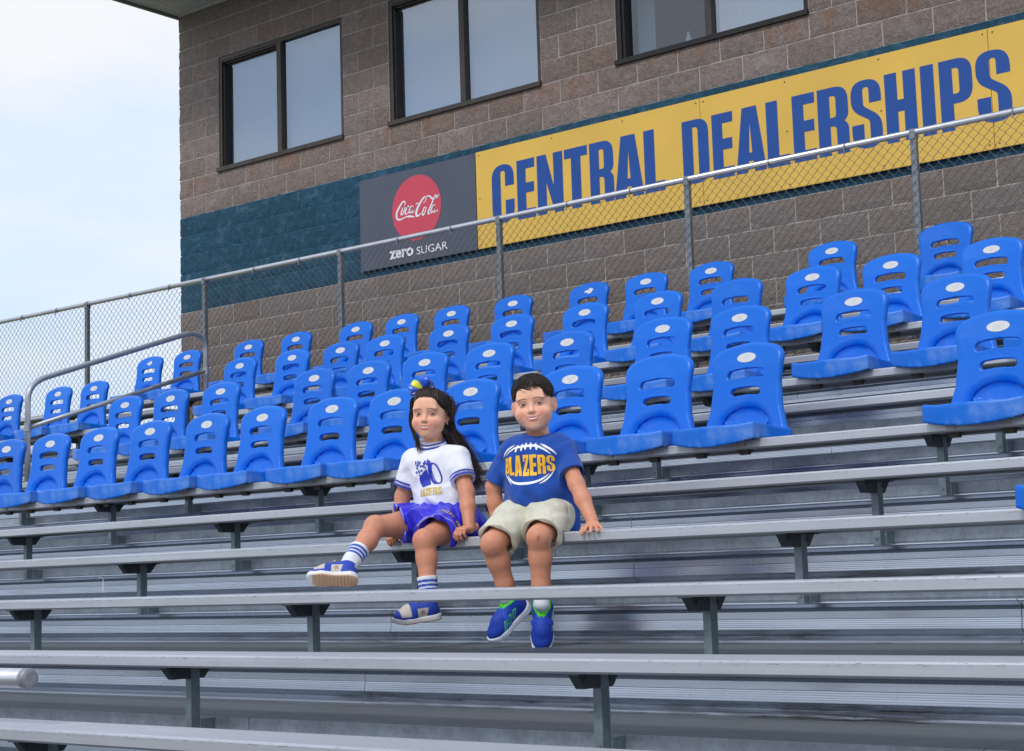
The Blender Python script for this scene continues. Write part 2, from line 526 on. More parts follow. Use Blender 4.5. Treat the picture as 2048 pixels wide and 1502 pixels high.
m.add([(0.004, DP, GZ), (XR, DP, GZ), (XR, DP, 11.2 * BH), (0.004, DP, 11.2 * BH)], [(3, 2, 1, 0)])
bpart(m.build('side_wall', st_.m, bld))
# interior
m = MB()
m.add([(.1, 1.9, 0), (XR - .1, 1.9, 0), (XR - .1, 1.9, 2.2), (.1, 1.9, 2.2)], [(0, 1, 2, 3)])
m.add([(.1, .2, .10), (XR - .1, .2, .10), (XR - .1, 1.9, .10), (.1, 1.9, .10)], [(0, 1, 2, 3)])
m.add([(.1, .2, 2.2), (XR - .1, .2, 2.2), (XR - .1, 1.9, 2.2), (.1, 1.9, 2.2)], [(3, 2, 1, 0)])
bpart(m.build('interior', plain('interior_paint', (.30, .31, .33), .8), bld))

# split-face blocks: a few rough face variants shared by all
def rough_block(w, h, seed, corner=False):
    r = np.random.RandomState(seed)
    nx, nz = (9, 5) if w > .3 else (5, 5)
    gx = np.linspace(0, w, nx); gz = np.linspace(0, h, nz)
    v = []; f = []
    low = r.randn(4, 3)
    for j in range(nz):
        for i in range(nx):
            e = min(i, nx - 1 - i, j, nz - 1 - j)
            x, z = gx[i], gz[j]
            d = .0015 if e == 0 else .006 + .0045 * r.rand() + .0025 * math.sin(3 * x / w + low[0, 0] * 3) * math.cos(3 * z / h + low[1, 1] * 3)
            jx = 0 if i in (0, nx - 1) else (r.rand() - .5) * .012
            jz = 0 if j in (0, nz - 1) else (r.rand() - .5) * .010
            if e == 0:
                d += .0035 * r.rand()
                if i in (0, nx - 1): jz += 0; jx += (r.rand() - .5) * .004
                if j in (0, nz - 1): jz += (r.rand() - .5) * .004
            if corner and i == 0: jx = -(.006 + .016 * r.rand())
            v.append((x + jx, -d, z + jz))
    for j in range(nz - 1):
        for i in range(nx - 1):
            a = j * nx + i
            f.append((a, a + 1, a + nx + 1, a + nx))
    n = len(v)
    ring = [i for i in range(nx)] + [j * nx + nx - 1 for j in range(1, nz)] + [(nz - 1) * nx + i for i in range(nx - 2, -1, -1)] + [j * nx for j in range(nz - 2, 0, -1)]
    for i in ring: v.append((v[i][0], .006, v[i][2]))
    L = len(ring)
    for i in range(L): f.append((ring[i], n + i, n + (i + 1) % L, ring[(i + 1) % L]))
    return v, f
JT = .011
VAR = {}
def blk_me(w, var, corner, painted):
    key = (round(w, 3), var, corner, painted)
    if key not in VAR:
        v, f = rough_block(w - JT, BH - JT, hash((round(w * 1000), var, corner)) % 100000, corner)
        me = mesh('block', v, f)
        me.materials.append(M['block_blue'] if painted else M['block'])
        VAR[key] = me
    return VAR[key]
cells = []
for c in range(-12, 11):
    z = c * BH
    # joints of this course
    off = 0 if c % 2 == 0 else BL / 2
    xs = [0.0]
    x = BL if c % 2 == 0 else BL / 2
    while x < 10.6: xs.append(x); x += BL
    for i in range(len(xs) - 1):
        a, b = xs[i], xs[i + 1]
        segs = [(a, b)]
        if WZ0 - .01 < z < WZ1 - .01:
            for wa, wb_ in WIN:
                ns = []
                for (p, q) in segs:
                    if q <= wa + .01 or p >= wb_ - .01: ns.append((p, q)); continue
                    if p < wa - .02: ns.append((p, wa))
                    if q > wb_ + .02: ns.append((wb_, q))
                segs = ns
        if c in (-2, -3, -4) and a > 2.72 and b < 10.4: segs = []     # wholly behind the signs
        for (p, q) in segs:
            if q - p > .06: cells.append((c, p, q))
def cellscore(cell):
    c, p, q = cell
    d = (Vector(((p + q) / 2, 0, (c + .5) * BH)) - CAMLOC)
    vis = 1.0
    if c < -6 - p * .25 + 0: vis *= .3          # behind the chairs
    if (p + q) / 2 > 9.3: vis *= .05
    if c > 8.2 + (1.5 - p) * 1.1: vis *= .05    # above the frame
    return vis * (q - p) / d.length
cells.sort(key=cellscore, reverse=True)
rest = {False: MB(), True: MB()}
for idx, (c, p, q) in enumerate(cells):
    painted = -5 <= c <= -1
    corner = p < .001
    if idx < 300:
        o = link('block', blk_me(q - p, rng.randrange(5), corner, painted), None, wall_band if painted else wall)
        o.location = (p + JT / 2, -.0005, c * BH + JT / 2)
    else:
        v, f = rough_block(q - p - JT, BH - JT, idx, corner)
        rest[painted].add([(x + p + JT / 2, y - .001, z + c * BH + JT / 2) for x, y, z in v], f)
for pt, mb in rest.items():
    if mb.v:
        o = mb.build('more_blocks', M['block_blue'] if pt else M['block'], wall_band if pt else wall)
        tag(o, kind='stuff')

# windows
M['wframe'] = plain('bronze_frame', (.020, .017, .016), .38, .4, None, 20, .2)
M['wframe2'] = plain('bronze_frame_worn', (.060, .048, .042), .42, .4, None, 20, .2)
def glass_mat(name, refl, tint):
    t = NT(name)
    gl = t.node('ShaderNodeBsdfGlossy'); gl.inputs['Roughness'].default_value = .03; gl.inputs['Color'].default_value = (.82, .9, 1, 1)
    tr = t.node('ShaderNodeBsdfTransparent'); tr.inputs['Color'].default_value = tint + (1,)
    mx = t.node('ShaderNodeMixShader'); mx.inputs[0].default_value = refl
    n = t.noise(t.pos(), .8, 2)
    t.l.new(t.bump(n, .05, .02), gl.inputs['Normal'])
    t.l.new(tr.outputs[0], mx.inputs[1]); t.l.new(gl.outputs[0], mx.inputs[2])
    t.l.new(mx.outputs[0], t.n['Material Output'].inputs['Surface'])
    return t.m
M['glass'] = glass_mat('window_glass', .30, (.56, .62, .68))
M['glass_dark'] = glass_mat('window_glass_screen', .13, (.42, .50, .55))
bt = NT('window_blind')
bx = bt.sep(bt.pos())
bw = bt.math('SINE', bt.math('MULTIPLY', bx[0], 2 * math.pi / .045))
bt.out((.52, .55, .60), bt.bump(bw, .35, .006), .8)
M['blind'] = bt.m
for wi, (a, b) in enumerate(WIN):
    w = empty('window', (a, 0, WZ0)); w.parent = bld; w.matrix_parent_inverse = Matrix.Translation((0, 0, -GZ))
    W, H = b - a, WZ1 - WZ0
    fw = .045
    y0, y1 = .012, .11
    m = MB()
    m.box((.0, y0, 0), (W, y1, fw)); m.box((0, y0, H - fw), (W, y1, H)); m.box((0, y0, fw), (fw, y1, H - fw)); m.box((W - fw, y0, fw), (W, y1, H - fw))
    m.box((-.006, -.030, -.012), (W + .006, y0 - .001, .030))          # projecting sill lip
    # stepped tracks above the left leaf
    for s in range(3): m.box((fw, y0 + .01 + .028 * s, H - fw - .016 * (s + 1)), (W * .5, y0 + .03 + .028 * s, H - fw - .016 * s))
    m.build('frame', M['wframe2'] if wi != 2 else M['wframe'], w)
    m = MB(); m.box((fw, y0 + .015, fw), (fw + .028, y1 - .005, H - fw - .05)); m.build('sash_stile', M['wframe'], w)
    m = MB(); m.box((W / 2 - .03, y0 - .006, fw), (W / 2 + .03, y1 - .03, H - fw)); m.build('mullion', M['wframe2'], w)
    for half, (p, q, yy) in enumerate(((fw + .028, W / 2 - .03, .085), (W / 2 + .03, W - fw, .045))):
        m = MB(); m.add([(p, yy, fw), (q, yy, fw), (q, yy, H - fw), (p, yy, H - fw)], [(0, 1, 2, 3)])
        m.build('pane', M['glass_dark'] if (wi == 2 and half == 0) else M['glass'], w)
    if wi != 2:
        m = MB(); m.add([(fw, .145, fw), (W - fw, .145, fw), (W - fw, .145, H - fw), (fw, .145, H - fw)], [(0, 1, 2, 3)])
        m.build('blind', M['blind'], w)
    else:
        m = MB(); m.add([(W * .5 + .02, .150, fw), (W - fw, .150, fw), (W - fw, .150, H - fw), (W * .5 + .02, .150, H - fw)], [(0, 1, 2, 3)])
        m.add([(fw + .02, .24, fw), (fw + .20, .24, fw), (fw + .20, .24, H - fw), (fw + .02, .24, H - fw)], [(0, 1, 2, 3)])
        m.build('blind', M['blind'], w)
# things on the inner sill of the third window
M['white_plastic'] = plain('white_plastic', (.78, .78, .80), .4)
M['red_print'] = plain('red_print', (.55, .05, .06), .5)
def bottle(x, h, lab, stripes):
    b = empty('bottle', (x, .20, WZ0 + .0))
    tag(b, lab, 'bottle', 'bottles inside the window')
    m = MB(); m.tube([(0, 0, 0), (0, 0, .004), (0, 0, h * .66), (0, 0, h * .8), (0, 0, h * .86)], [.028, .031, .031, .022, .013], 12); m.build('body', M['white_plastic'], b, smooth=True)
    m = MB(); m.tube([(0, 0, h * .86), (0, 0, h)], .014, 12); m.build('cap', M['white_plastic'], b)
    m = MB()
    for s in range(stripes):
        z = h * (.2 + .09 * s); m.tube([(0, 0, z), (0, 0, z + h * .045)], .0318, 12, caps=False)
    m.build('print', M['red_print'], b)
bottle(6.29, .19, 'white bottle with faint red bands standing behind the dark window pane, left of two', 4)
bottle(6.52, .20, 'white bottle with broad red label behind the dark window pane, beside the mullion', 5)
m = MB()
for s in range(14):
    a = rng.uniform(-.05, .05)
    m.box((6.72 + .01 * s * .3, .165, WZ0 + .055 + s * .004), (7.02 - .006 * s + a, .24, WZ0 + .0585 + s * .004))
o = m.build('paper_stack', M['white_plastic'], None, (6.72, .165, WZ0 + .055))
tag(o, 'low heap of white papers behind the right pane of the third window', 'papers')

# eave: soffit panels, fascia, roof
M['soffit'] = plain('soffit_vinyl', (.52, .51, .50), .6, 0, None, 6, .06)
M['fascia'] = plain('fascia_trim', (.20, .195, .185), .55)
SZ = 11 * BH - .012
m = MB()
x = -.02
while x < XR + .2:
    m.box((x, -1.15, SZ), (x + .094, -.024, SZ + .02)); x += .10
o = bpart(m.build('soffit', M['soffit'], bld))
m = MB(); m.box((-.02, -1.16, SZ + .012), (XR + .3, -.02, SZ + .05)); bpart(m.build('soffit_channel', M['fascia'], bld))
m = MB(); m.box((-.055, -1.2, SZ - .028), (-.022, DP + .3, SZ + .16)); m.box((-.022, -1.2, SZ - .03), (XR + .3, -1.162, SZ + .16)); bpart(m.build('fascia', M['fascia'], bld))
m = MB(); m.box((0, -.024, SZ - .018), (XR, -.002, SZ + .03)); bpart(m.build('soffit_trim', M['soffit'], bld))
m = MB(); m.add([(-.06, -1.2, SZ + .16), (XR + .3, -1.2, SZ + .16), (XR + .3, DP + .3, SZ + .7), (-.06, DP + .3, SZ + .7), (-.06, DP + .3, SZ + .05), (XR + .3, DP + .3, SZ + .05)], [(0, 1, 2, 3), (3, 2, 5, 4)])
bpart(m.build('roof', M['fascia'], bld))

# ------------------------------------------------------------------ flat lettering helpers
def rounded(pts, n=6):
    # pts: (x,y[,r]) -> polyline with arcs at corners
    out = []
    N = len(pts)
    for i in range(N):
        p = pts[i]; r = p[2] if len(p) > 2 else 0
        P = Vector(p[:2]); A = Vector(pts[i - 1][:2]); B = Vector(pts[(i + 1) % N][:2])
        if r <= 0: out.append((P.x, P.y)); continue
        u = (A - P); v = (B - P); lu, lv = u.length, v.length
        u.normalize(); v.normalize()
        r = min(r, lu * .5 if (len(pts[i - 1]) > 2 and pts[i - 1][2] > 0) else lu, lv * .5 if (len(pts[(i + 1) % N]) > 2 and pts[(i + 1) % N][2] > 0) else lv)
        for k in range(n + 1):
            t = k / n
            q = (P + u * r) * (1 - t) ** 2 + P * 2 * t * (1 - t) + (P + v * r) * t * t
            out.append((q.x, q.y))
    return out
def glyph(ch, w, h):
    s = lambda L: [((p[0] * w), p[1] * h) + ((p[2] * w,) if len(p) > 2 else ()) for p in L]
    G = {
        'C': [[(1, .62), (1, 1, .5), (0, 1, .5), (0, 0, .5), (1, 0, .5), (1, .38), (.6, .38), (.6, .11, .1), (.4, .11, .1), (.4, .89, .1), (.6, .89, .1), (.6, .62)]],
        'E': [[(0, 0), (0, 1), (1, 1), (1, .84), (.5, .84), (.5, .6), (.95, .6), (.95, .43), (.5, .43), (.5, .16), (1, .16), (1, 0)]],
        'N': [[(0, 0), (0, 1), (.36, 1), (.64, .45), (.64, 1), (1, 1), (1, 0), (.66, 0), (.36, .52), (.36, 0)]],
        'T': [[(.29, 0), (.29, .84), (0, .84), (0, 1), (1, 1), (1, .84), (.71, .84), (.71, 0)]],
        'R': [[(0, 0), (0, 1), (1, 1, .45), (1, .52, .25), (.86, .475), (1, .43, .25), (1, 0), (.6, 0), (.6, .42, .12), (.4, .42), (.4, 0)], [(.4, .55), (.4, .87), (.6, .87, .1), (.6, .55, .1)]],
        'A': [[(0, 0), (.26, 1), (.74, 1), (1, 0), (.62, 0), (.575, .17), (.425, .17), (.38, 0)], [(.45, .30), (.55, .30), (.5, .76)]],
        'L': [[(0, 0), (0, 1), (.53, 1), (.53, .16), (1, .16), (1, 0)]],
        'D': [[(0, 0), (0, 1), (1, 1, .45), (1, 0, .45)], [(.4, .12), (.4, .88), (.6, .88, .12), (.6, .12, .12)]],
        'S': [[(1, .65), (1, 1, .5), (0, 1, .5), (0, .58, .3), (.6, .40, .1), (.6, .11, .1), (.4, .11, .1), (.4, .36), (0, .36), (0, 0, .5), (1, 0, .5), (1, .42, .3), (.4, .62, .1), (.4, .89, .1), (.6, .89, .1), (.6, .65)]],
        'H': [[(0, 0), (0, 1), (.4, 1), (.4, .6), (.6, .6), (.6, 1), (1, 1), (1, 0), (.6, 0), (.6, .43), (.4, .43), (.4, 0)]],
        'I': [[(0, 0), (0, 1), (1, 1), (1, 0)]],
        'P': [[(0, 0), (0, 1), (1, 1, .45), (1, .37, .45), (.4, .37), (.4, 0)], [(.4, .51), (.4, .87), (.6, .87, .1), (.6, .51, .1)]],
        'B': [[(0, 0), (0, 1), (1, 1, .3), (1, .53, .2), (.9, .5), (1, .47, .2), (1, 0, .3)], [(.36, .16), (.36, .42), (.62, .42), (.62, .16)], [(.36, .6), (.36, .84), (.62, .84), (.62, .6)]],
        'Z': [[(0, 0), (0, .2), (.58, .83), (.28, .83), (.28, .68), (.04, .68), (.04, 1), (1, 1), (1, .82), (.44, .18), (.74, .18), (.74, .34), (1, .34), (1, 0)]],
        'V': [[(.36, 0), (0, 1), (.34, 1), (.5, .38), (.66, 1), (1, 1), (.64, 0)]],
        'Y': [[(.34, 0), (.34, .42), (0, 1), (.34, 1), (.5, .64), (.66, 1), (1, 1), (.66, .42), (.66, 0)]],
        'W': [[(.16, 0), (0, 1), (.22, 1), (.3, .4), (.42, 1), (.58, 1), (.7, .4), (.78, 1), (1, 1), (.84, 0), (.62, 0), (.5, .55), (.38, 0)]],
    }
    return [rounded(s(L)) for L in G[ch]]
def fill2d(loops_list, extrude=0.0, bevel=0):
    # loops -> filled flat mesh in the xy plane (holes by even-odd)
    cu = D.curves.new('tmp', 'CURVE'); cu.dimensions = '2D'; cu.fill_mode = 'BOTH'; cu.extrude = extrude
    for lp in loops_list:
        sp = cu.splines.new('POLY'); sp.points.add(len(lp) - 1)
        for i, (x, y) in enumerate(lp): sp.points[i].co = (x, y, 0, 1)
        sp.use_cyclic_u = True
    ob = D.objects.new('tmp', cu); COL.objects.link(ob)
    dg = bpy.context.evaluated_depsgraph_get(); dg.update()
    me = D.meshes.new_from_object(ob.evaluated_get(dg))
    D.objects.remove(ob); D.curves.remove(cu)
    v = [tuple(p.co) for p in me.vertices]; f = [tuple(p.vertices) for p in me.polygons]
    D.meshes.remove(me)
    return v, f
def text2d(s, size=1.0, xscale=1.0, offset=0.0, shear=0.0, spacing=1.0):
    cu = D.curves.new('tmp', 'FONT'); cu.body = s; cu.size = size; cu.offset = offset; cu.shear = shear; cu.space_character = spacing; cu.resolution_u = 4
    ob = D.objects.new('tmp', cu); COL.objects.link(ob)
    dg = bpy.context.evaluated_depsgraph_get(); dg.update()
    me = D.meshes.new_from_object(ob.evaluated_get(dg))
    D.objects.remove(ob); D.curves.remove(cu)
    v = [(p.co.x * xscale, p.co.y, 0) for p in me.vertices]; f = [tuple(p.vertices) for p in me.polygons]
    D.meshes.remove(me)
    return v, f
def stroke2d(pts, widths, n=8):
    # smooth ribbon polygon through control points (Catmull-Rom)
    P = [Vector(p) for p in pts]
    if not hasattr(widths, '__len__'): widths = [widths] * len(P)
    L = []; Wd = []
    for i in range(len(P) - 1):
        p0 = P[max(i - 1, 0)]; p1 = P[i]; p2 = P[i + 1]; p3 = P[min(i + 2, len(P) - 1)]
        for k in range(n):
            t = k / n
            L.append(.5 * ((2 * p1) + (-p0 + p2) * t + (2 * p0 - 5 * p1 + 4 * p2 - p3) * t * t + (-p0 + 3 * p1 - 3 * p2 + p3) * t ** 3))
            Wd.append(widths[i] * (1 - t) + widths[i + 1] * t)
    L.append(P[-1]); Wd.append(widths[-1])
    v = []; f = []
    for i, p in enumerate(L):
        d = (L[min(i + 1, len(L) - 1)] - L[max(i - 1, 0)]); d = d.normalized() if d.length > 1e-9 else Vector((1, 0))
        nn = Vector((-d.y, d.x)) * Wd[i] / 2
        v += [(p.x + nn.x, p.y + nn.y, 0), (p.x - nn.x, p.y - nn.y, 0)]
    for i in range(len(L) - 1): f.append((2 * i, 2 * i + 1, 2 * i + 3, 2 * i + 2))
    return v, f
def flat_on_wall(name, v, f, y, mat, parent, ox=0, oz=0, layer=0):
    me = mesh(name, [(x + ox, y, z_ + oz) for x, z_, _ in v], f)
    return link(name, me, mat, parent)

# ------------------------------------------------------------------ signs on the wall
M['sign_grey'] = plain('sign_charcoal', srgb(74, 80, 96), .38, 0, None, 2.5, .08)
M['sign_red'] = plain('sign_red', srgb(206, 66, 88), .45, 0, None, 5, .04)
M['sign_white'] = plain('sign_white', (.80, .80, .84), .5)
M['sign_yellow'] = plain('sign_yellow', srgb(222, 180, 76), .48, 0, None, 1.2, .08)
M['sign_blue'] = plain('sign_blue', srgb(0, 70, 150), .5, 0, None, 3, .08)
M['screw'] = plain('screw', (.09, .07, .06), .5, .5)
M['seam'] = plain('panel_seam', (.10, .07, .03), .8)
sg = empty('beverage_sign', (2.67, -.03, -.955))
tag(sg, 'charcoal grey beverage sign with red disc and white lettering on the block wall', 'sign')
inv = Matrix.Translation((-2.67, .03, .955))
def spart(o, p=None):
    o.matrix_parent_inverse = inv; return o
m = MB(); m.box((2.67, -.040, -.955), (4.122, -.028, -.074)); spart(m.build('panel', M['sign_grey'], sg, bevel=.002))
cx_, cz_, rx_ = 3.400, -.452, .307
lp = [(cx_ + rx_ * math.cos(2 * math.pi * k / 64), cz_ + rx_ * math.sin(2 * math.pi * k / 64)) for k in range(64)]
v, f = fill2d([lp]); spart(flat_on_wall('red_disc', v, f, -.0425, M['sign_red'], sg))
SCRIPT = {'C1': ([(3.2539, -0.4073), (3.2624, -0.3926), (3.2597, -0.3759), (3.2415, -0.368), (3.2169, -0.3819), (3.1878, -0.4131), (3.1626, -0.445), (3.1502, -0.4791), (3.1541, -0.5098), (3.1745, -0.5282), (3.2042, -0.5312), (3.2446, -0.5234), (3.2809, -0.5173), (3.3167, -0.5214), (3.3483, -0.5266), (3.3821, -0.5381)], [0.0068, 0.0109, 0.0137, 0.015, 0.0178, 0.0205, 0.0219, 0.0219, 0.0205, 0.0178, 0.015, 0.0109, 0.0123, 0.0219, 0.015, 0.0021]), 'o1': ([(3.2534, -0.4241), (3.2356, -0.4271), (3.2171, -0.454), (3.2082, -0.4826), (3.2224, -0.4886), (3.2442, -0.4615), (3.258, -0.4308), (3.2487, -0.4203), (3.2356, -0.4271)], [0.0096, 0.0123, 0.015, 0.015, 0.0137, 0.0123, 0.0096, 0.0082, 0.0082]), 'l1': ([(3.2582, -0.4219), (3.2715, -0.4331), (3.2983, -0.4196)], [0.0055, 0.0055, 0.0055]), 'c': ([(3.3075, -0.4331), (3.3047, -0.4207), (3.2877, -0.4268), (3.2684, -0.4566), (3.2596, -0.4821), (3.2736, -0.4934), (3.3022, -0.4742)], [0.0096, 0.0109, 0.0137, 0.0164, 0.015, 0.0109, 0.0055]), 'a1': ([(3.3592, -0.4358), (3.3411, -0.428), (3.3214, -0.4474), (3.3077, -0.478), (3.3201, -0.4879), (3.3422, -0.4688), (3.3617, -0.4332)], [0.0082, 0.0109, 0.0137, 0.015, 0.0123, 0.0096, 0.0096]), 'a1s': ([(3.3649, -0.4308), (3.3504, -0.4612), (3.3441, -0.4841), (3.3574, -0.4905), (3.3817, -0.4754)], [0.0123, 0.015, 0.015, 0.0096, 0.0041]), 'dash': ([(3.3954, -0.421), (3.4234, -0.4108)], [0.0068, 0.015]), 'C2': ([(3.4901, -0.4221), (3.51, -0.4136), (3.5273, -0.3898), (3.517, -0.3702), (3.4883, -0.3802), (3.4468, -0.4207), (3.4138, -0.4629), (3.3991, -0.5021), (3.4039, -0.5267), (3.4274, -0.5318), (3.4596, -0.5121)], [0.0055, 0.0068, 0.0109, 0.0137, 0.0178, 0.0219, 0.0246, 0.026, 0.0232, 0.0164, 0.0068]), 'sw': ([(3.5168, -0.3743), (3.5391, -0.3651), (3.5702, -0.3734), (3.6005, -0.3993), (3.6239, -0.3974), (3.6387, -0.3763), (3.6519, -0.3756), (3.6436, -0.3919), (3.6315, -0.4046), (3.663, -0.3923), (3.6885, -0.3701)], [0.0068, 0.0096, 0.015, 0.0178, 0.015, 0.0096, 0.0082, 0.0096, 0.0123, 0.0137, 0.0021]), 'o2': ([(3.52, -0.4687), (3.5028, -0.4658), (3.4839, -0.4924), (3.4749, -0.5265), (3.4904, -0.5338), (3.5109, -0.5058), (3.5237, -0.4753), (3.5185, -0.4655)], [0.0082, 0.0109, 0.015, 0.0164, 0.0137, 0.0123, 0.0096, 0.0082]), 'l': ([(3.6412, -0.3945), (3.6115, -0.419), (3.5788, -0.4667), (3.5514, -0.5125), (3.5461, -0.5323), (3.5609, -0.5348), (3.5809, -0.5203)], [0.0068, 0.0137, 0.0164, 0.0164, 0.015, 0.0096, 0.0041]), 'a2': ([(3.6293, -0.4693), (3.6124, -0.4635), (3.5913, -0.4866), (3.5793, -0.5201), (3.5899, -0.5289), (3.6108, -0.5105), (3.6308, -0.4695)], [0.0082, 0.0109, 0.0137, 0.015, 0.0123, 0.0096, 0.0096]), 'a2s': ([(3.6357, -0.4645), (3.6206, -0.4974), (3.6134, -0.5257), (3.6256, -0.5325), (3.6495, -0.514)], [0.0123, 0.015, 0.015, 0.0096, 0.0041]), 'r': ([(3.6573, -0.5123), (3.6663, -0.5227), (3.6567, -0.5299), (3.6493, -0.5199), (3.6573, -0.5123)], [0.0048, 0.0048, 0.0048, 0.0048, 0.0048])}
m = MB()
for pts, wd in SCRIPT.values():
    v, f = stroke2d(pts, wd, 6); m.add([(x, z_, 0) for x, z_, _ in v], f)
spart(flat_on_wall('script_lettering', m.v, m.f, -.0445, M['sign_white'], sg))
def fit_text(s, x0, x1, z0, z1, off):
    v, f = text2d(s, 1.0, 1, off)
    a = np.array(v); lo, hi = a.min(0), a.max(0)
    return [(x0 + (p[0] - lo[0]) / (hi[0] - lo[0]) * (x1 - x0), z0 + (p[1] - lo[1]) / (hi[1] - lo[1]) * (z1 - z0), 0) for p in v], f
v, f = fit_text('zero', 3.050, 3.352, -.892, -.812, .03); spart(flat_on_wall('word', v, f, -.0445, M['sign_white'], sg))
v, f = fit_text('SUGAR', 3.392, 3.773, -.894, -.822, .004); spart(flat_on_wall('word', v, f, -.0445, M['sign_white'], sg))
m = MB()
for x, z_ in ((2.70, -.10), (4.09, -.105), (2.70, -.92), (4.09, -.91), (4.085, -.52), (2.695, -.5)):
    m.tube([(x, -.040, z_), (x, -.044, z_)], .006, 8)
spart(m.build('screws', M['screw'], sg))

ys = empty('dealership_sign', (4.132, -.03, -.955))
tag(ys, 'long yellow panel sign with tall blue capital letters on the block wall', 'sign')
inv = Matrix.Translation((-4.132, .03, .955))
SEAM = [4.130, 6.516, 8.957, 10.9]
for a, b in zip(SEAM[:-1], SEAM[1:]):
    m = MB(); m.box((a + .002, -.042, -.955), (b - .002, -.028, -.070)); spart(m.build('panel', M['sign_yellow'], ys, bevel=.0015))
m = MB(); m.box((4.14, -.027, -.95), (10.9, -.006, -.075)); spart(m.build('batten', M['seam'], ys))
LET = [('C', 4.313, 4.567), ('E', 4.600, 4.800), ('N', 4.826, 5.108), ('T', 5.127, 5.373), ('R', 5.396, 5.643), ('A', 5.648, 5.945), ('L', 5.956, 6.155),
       ('D', 6.335, 6.585), ('E', 6.620, 6.815), ('A', 6.832, 7.106), ('L', 7.120, 7.316), ('E', 7.353, 7.549), ('R', 7.573, 7.831), ('S', 7.856, 8.105), ('H', 8.137, 8.386), ('I', 8.425, 8.530), ('P', 8.571, 8.823), ('S', 8.850, 9.107)]
for ch, a, b in LET:
    v, f = fill2d(glyph(ch, b - a, .527))
    spart(flat_on_wall('letter', v, f, -.0436, M['sign_blue'], ys, a, -.762))
m = MB()
for x in (4.17, 6.48, 6.55, 8.92, 8.995, 5.0, 5.75, 7.3, 8.1):
    for z_ in (-.105, -.92) + ((-.5,) if x in (4.17, 7.3, 8.1) else ()):
        m.tube([(x, -.042, z_), (x, -.0455, z_)], .006, 8)
spart(m.build('screws', M['screw'], ys))
# ------------------------------------------------------------------ chain link fence behind the top row
FY, FZ, FB = -.905, -.959, -2.52
fence = empty('chain_link_fence', (-3.4, FY, FB))
tag(fence, 'galvanised chain link fence with pipe top rail behind the top chair row', 'fence')
finv = Matrix.Translation((3.4, -FY, -FB))
def fp(o): o.matrix_parent_inverse = finv; return o
m = MB(); m.tube([(-3.4, FY, FZ), (12.4, FY, FZ)], .0225, 16); fp(m.build('top_rail', M['rail'], fence, smooth=True))
m = MB(); m.tube([(-3.4, FY, FB + .04), (12.4, FY, FB + .04)], .018, 10); fp(m.build('bottom_rail', M['postg'], fence, smooth=True))
for x in LEGX[1:]:
    m = MB()
    m.prism_x([(FY - .02, FB - .55), (FY + .02, FB - .55), (FY + .02, FZ - .03), (FY - .02, FZ - .03)], x - .022, x + .022)
    o = fp(m.build('post', M['postg'], fence, bevel=.004))
    m = MB(); m.tube([(x - .02, FY, FZ), (x + .02, FY, FZ)], .0265, 14); m.box((x - .02, FY - .026, FZ - .05), (x + .02, FY + .026, FZ - .01)); fp(m.build('post_clamp', M['postg'], fence))
for i in range(-6, 26):
    x = LEGX[1] + i * .6089 + .1
    if -3.3 < x < 12.3 and min(abs(x - q) for q in LEGX) > .1:
        m = MB(); m.tube([(x - .006, FY, FZ), (x + .006, FY, FZ)], .0255, 10); m.box((x - .004, FY - .03, FZ - .05), (x + .004, FY - .022, FZ)); fp(m.build('wire_tie', M['postg'], fence))
# woven mesh: each wire is one zigzag, neighbours interlock
PX = .0725
m = MB()
nz = int((FZ - .02 - FB) / (PX / 2))
NV = 4
wr = .0016
vs = []; fs = []
HP = PX / 2
nx = int((12.4 + 3.4) / HP)
for i in range(nx):
    x0 = -3.4 + i * HP
    base = len(vs)
    for j in range(nz + 1):
        side = (j + i) % 2
        x = x0 + (HP * 1.05 if side else -.05 * HP)
        y = FY - .028 + (.003 if side else -.003)
        z = FZ - .028 - j * PX / 2 + (rng.random() - .5) * .003
        for a in range(NV):
            an = 2 * math.pi * a / NV + .5
            vs.append((x, y + math.cos(an) * wr * 1.1, z + math.sin(an) * wr * 1.45))
    for j in range(nz):
        for a in range(NV):
            b = base + j * NV
            fs.append((b + a, b + (a + 1) % NV, b + NV + (a + 1) % NV, b + NV + a))
o = fp(link('chain_link_mesh', mesh('chain_link_mesh', vs, fs), M['wire'], fence))
tag(o, kind='stuff')

# ------------------------------------------------------------------ stair rail and cut pipe
HX = 3.0
def arc(p, c0, c1, n=8):
    p, a, b = Vector(p), Vector(c0), Vector(c1)
    return [tuple(a * (1 - t) ** 2 + p * 2 * t * (1 - t) + b * t * t) for t in [k / n for k in range(n + 1)]]
hr = empty('stair_handrail', (HX, -3.94, rowZ(7) - .431))
tag(hr, 'grey looped pipe stair handrail with a middle bar beside the left chairs', 'handrail')
hinv = Matrix.Translation((-HX, 3.94, -(rowZ(7) - .431)))
path = [(HX, -3.94, rowZ(7) - .431), (HX, -3.94, -2.46)] + arc((HX, -3.94, -2.32), (HX, -3.94, -2.46), (HX, -3.76, -2.262)) + [(HX, -3.3, -2.105), (HX, -2.9, -1.97)] + arc((HX, -2.23, -1.745), (HX, -2.46, -1.822), (HX, -2.23, -1.95), 10) + [(HX, -2.23, rowZ(9) - .431)]
m = MB(); m.tube(path, .0215, 14); o = m.build('loop_rail', M['rail_grey'], hr, smooth=True); o.matrix_parent_inverse = hinv
m = MB(); m.tube([(HX, -3.92, -2.655), (HX, -2.25, -2.105)], .018, 12); o = m.build('middle_bar', M['rail_grey'], hr, smooth=True); o.matrix_parent_inverse = hinv
for yy, zz in ((-3.94, -2.655), (-2.23, -2.105)):
    m = MB(); m.tube([(HX, yy, zz - .03), (HX, yy, zz + .03)], .027, 12)
    o = m.build('fitting', M['rail_grey'], hr); o.matrix_parent_inverse = hinv

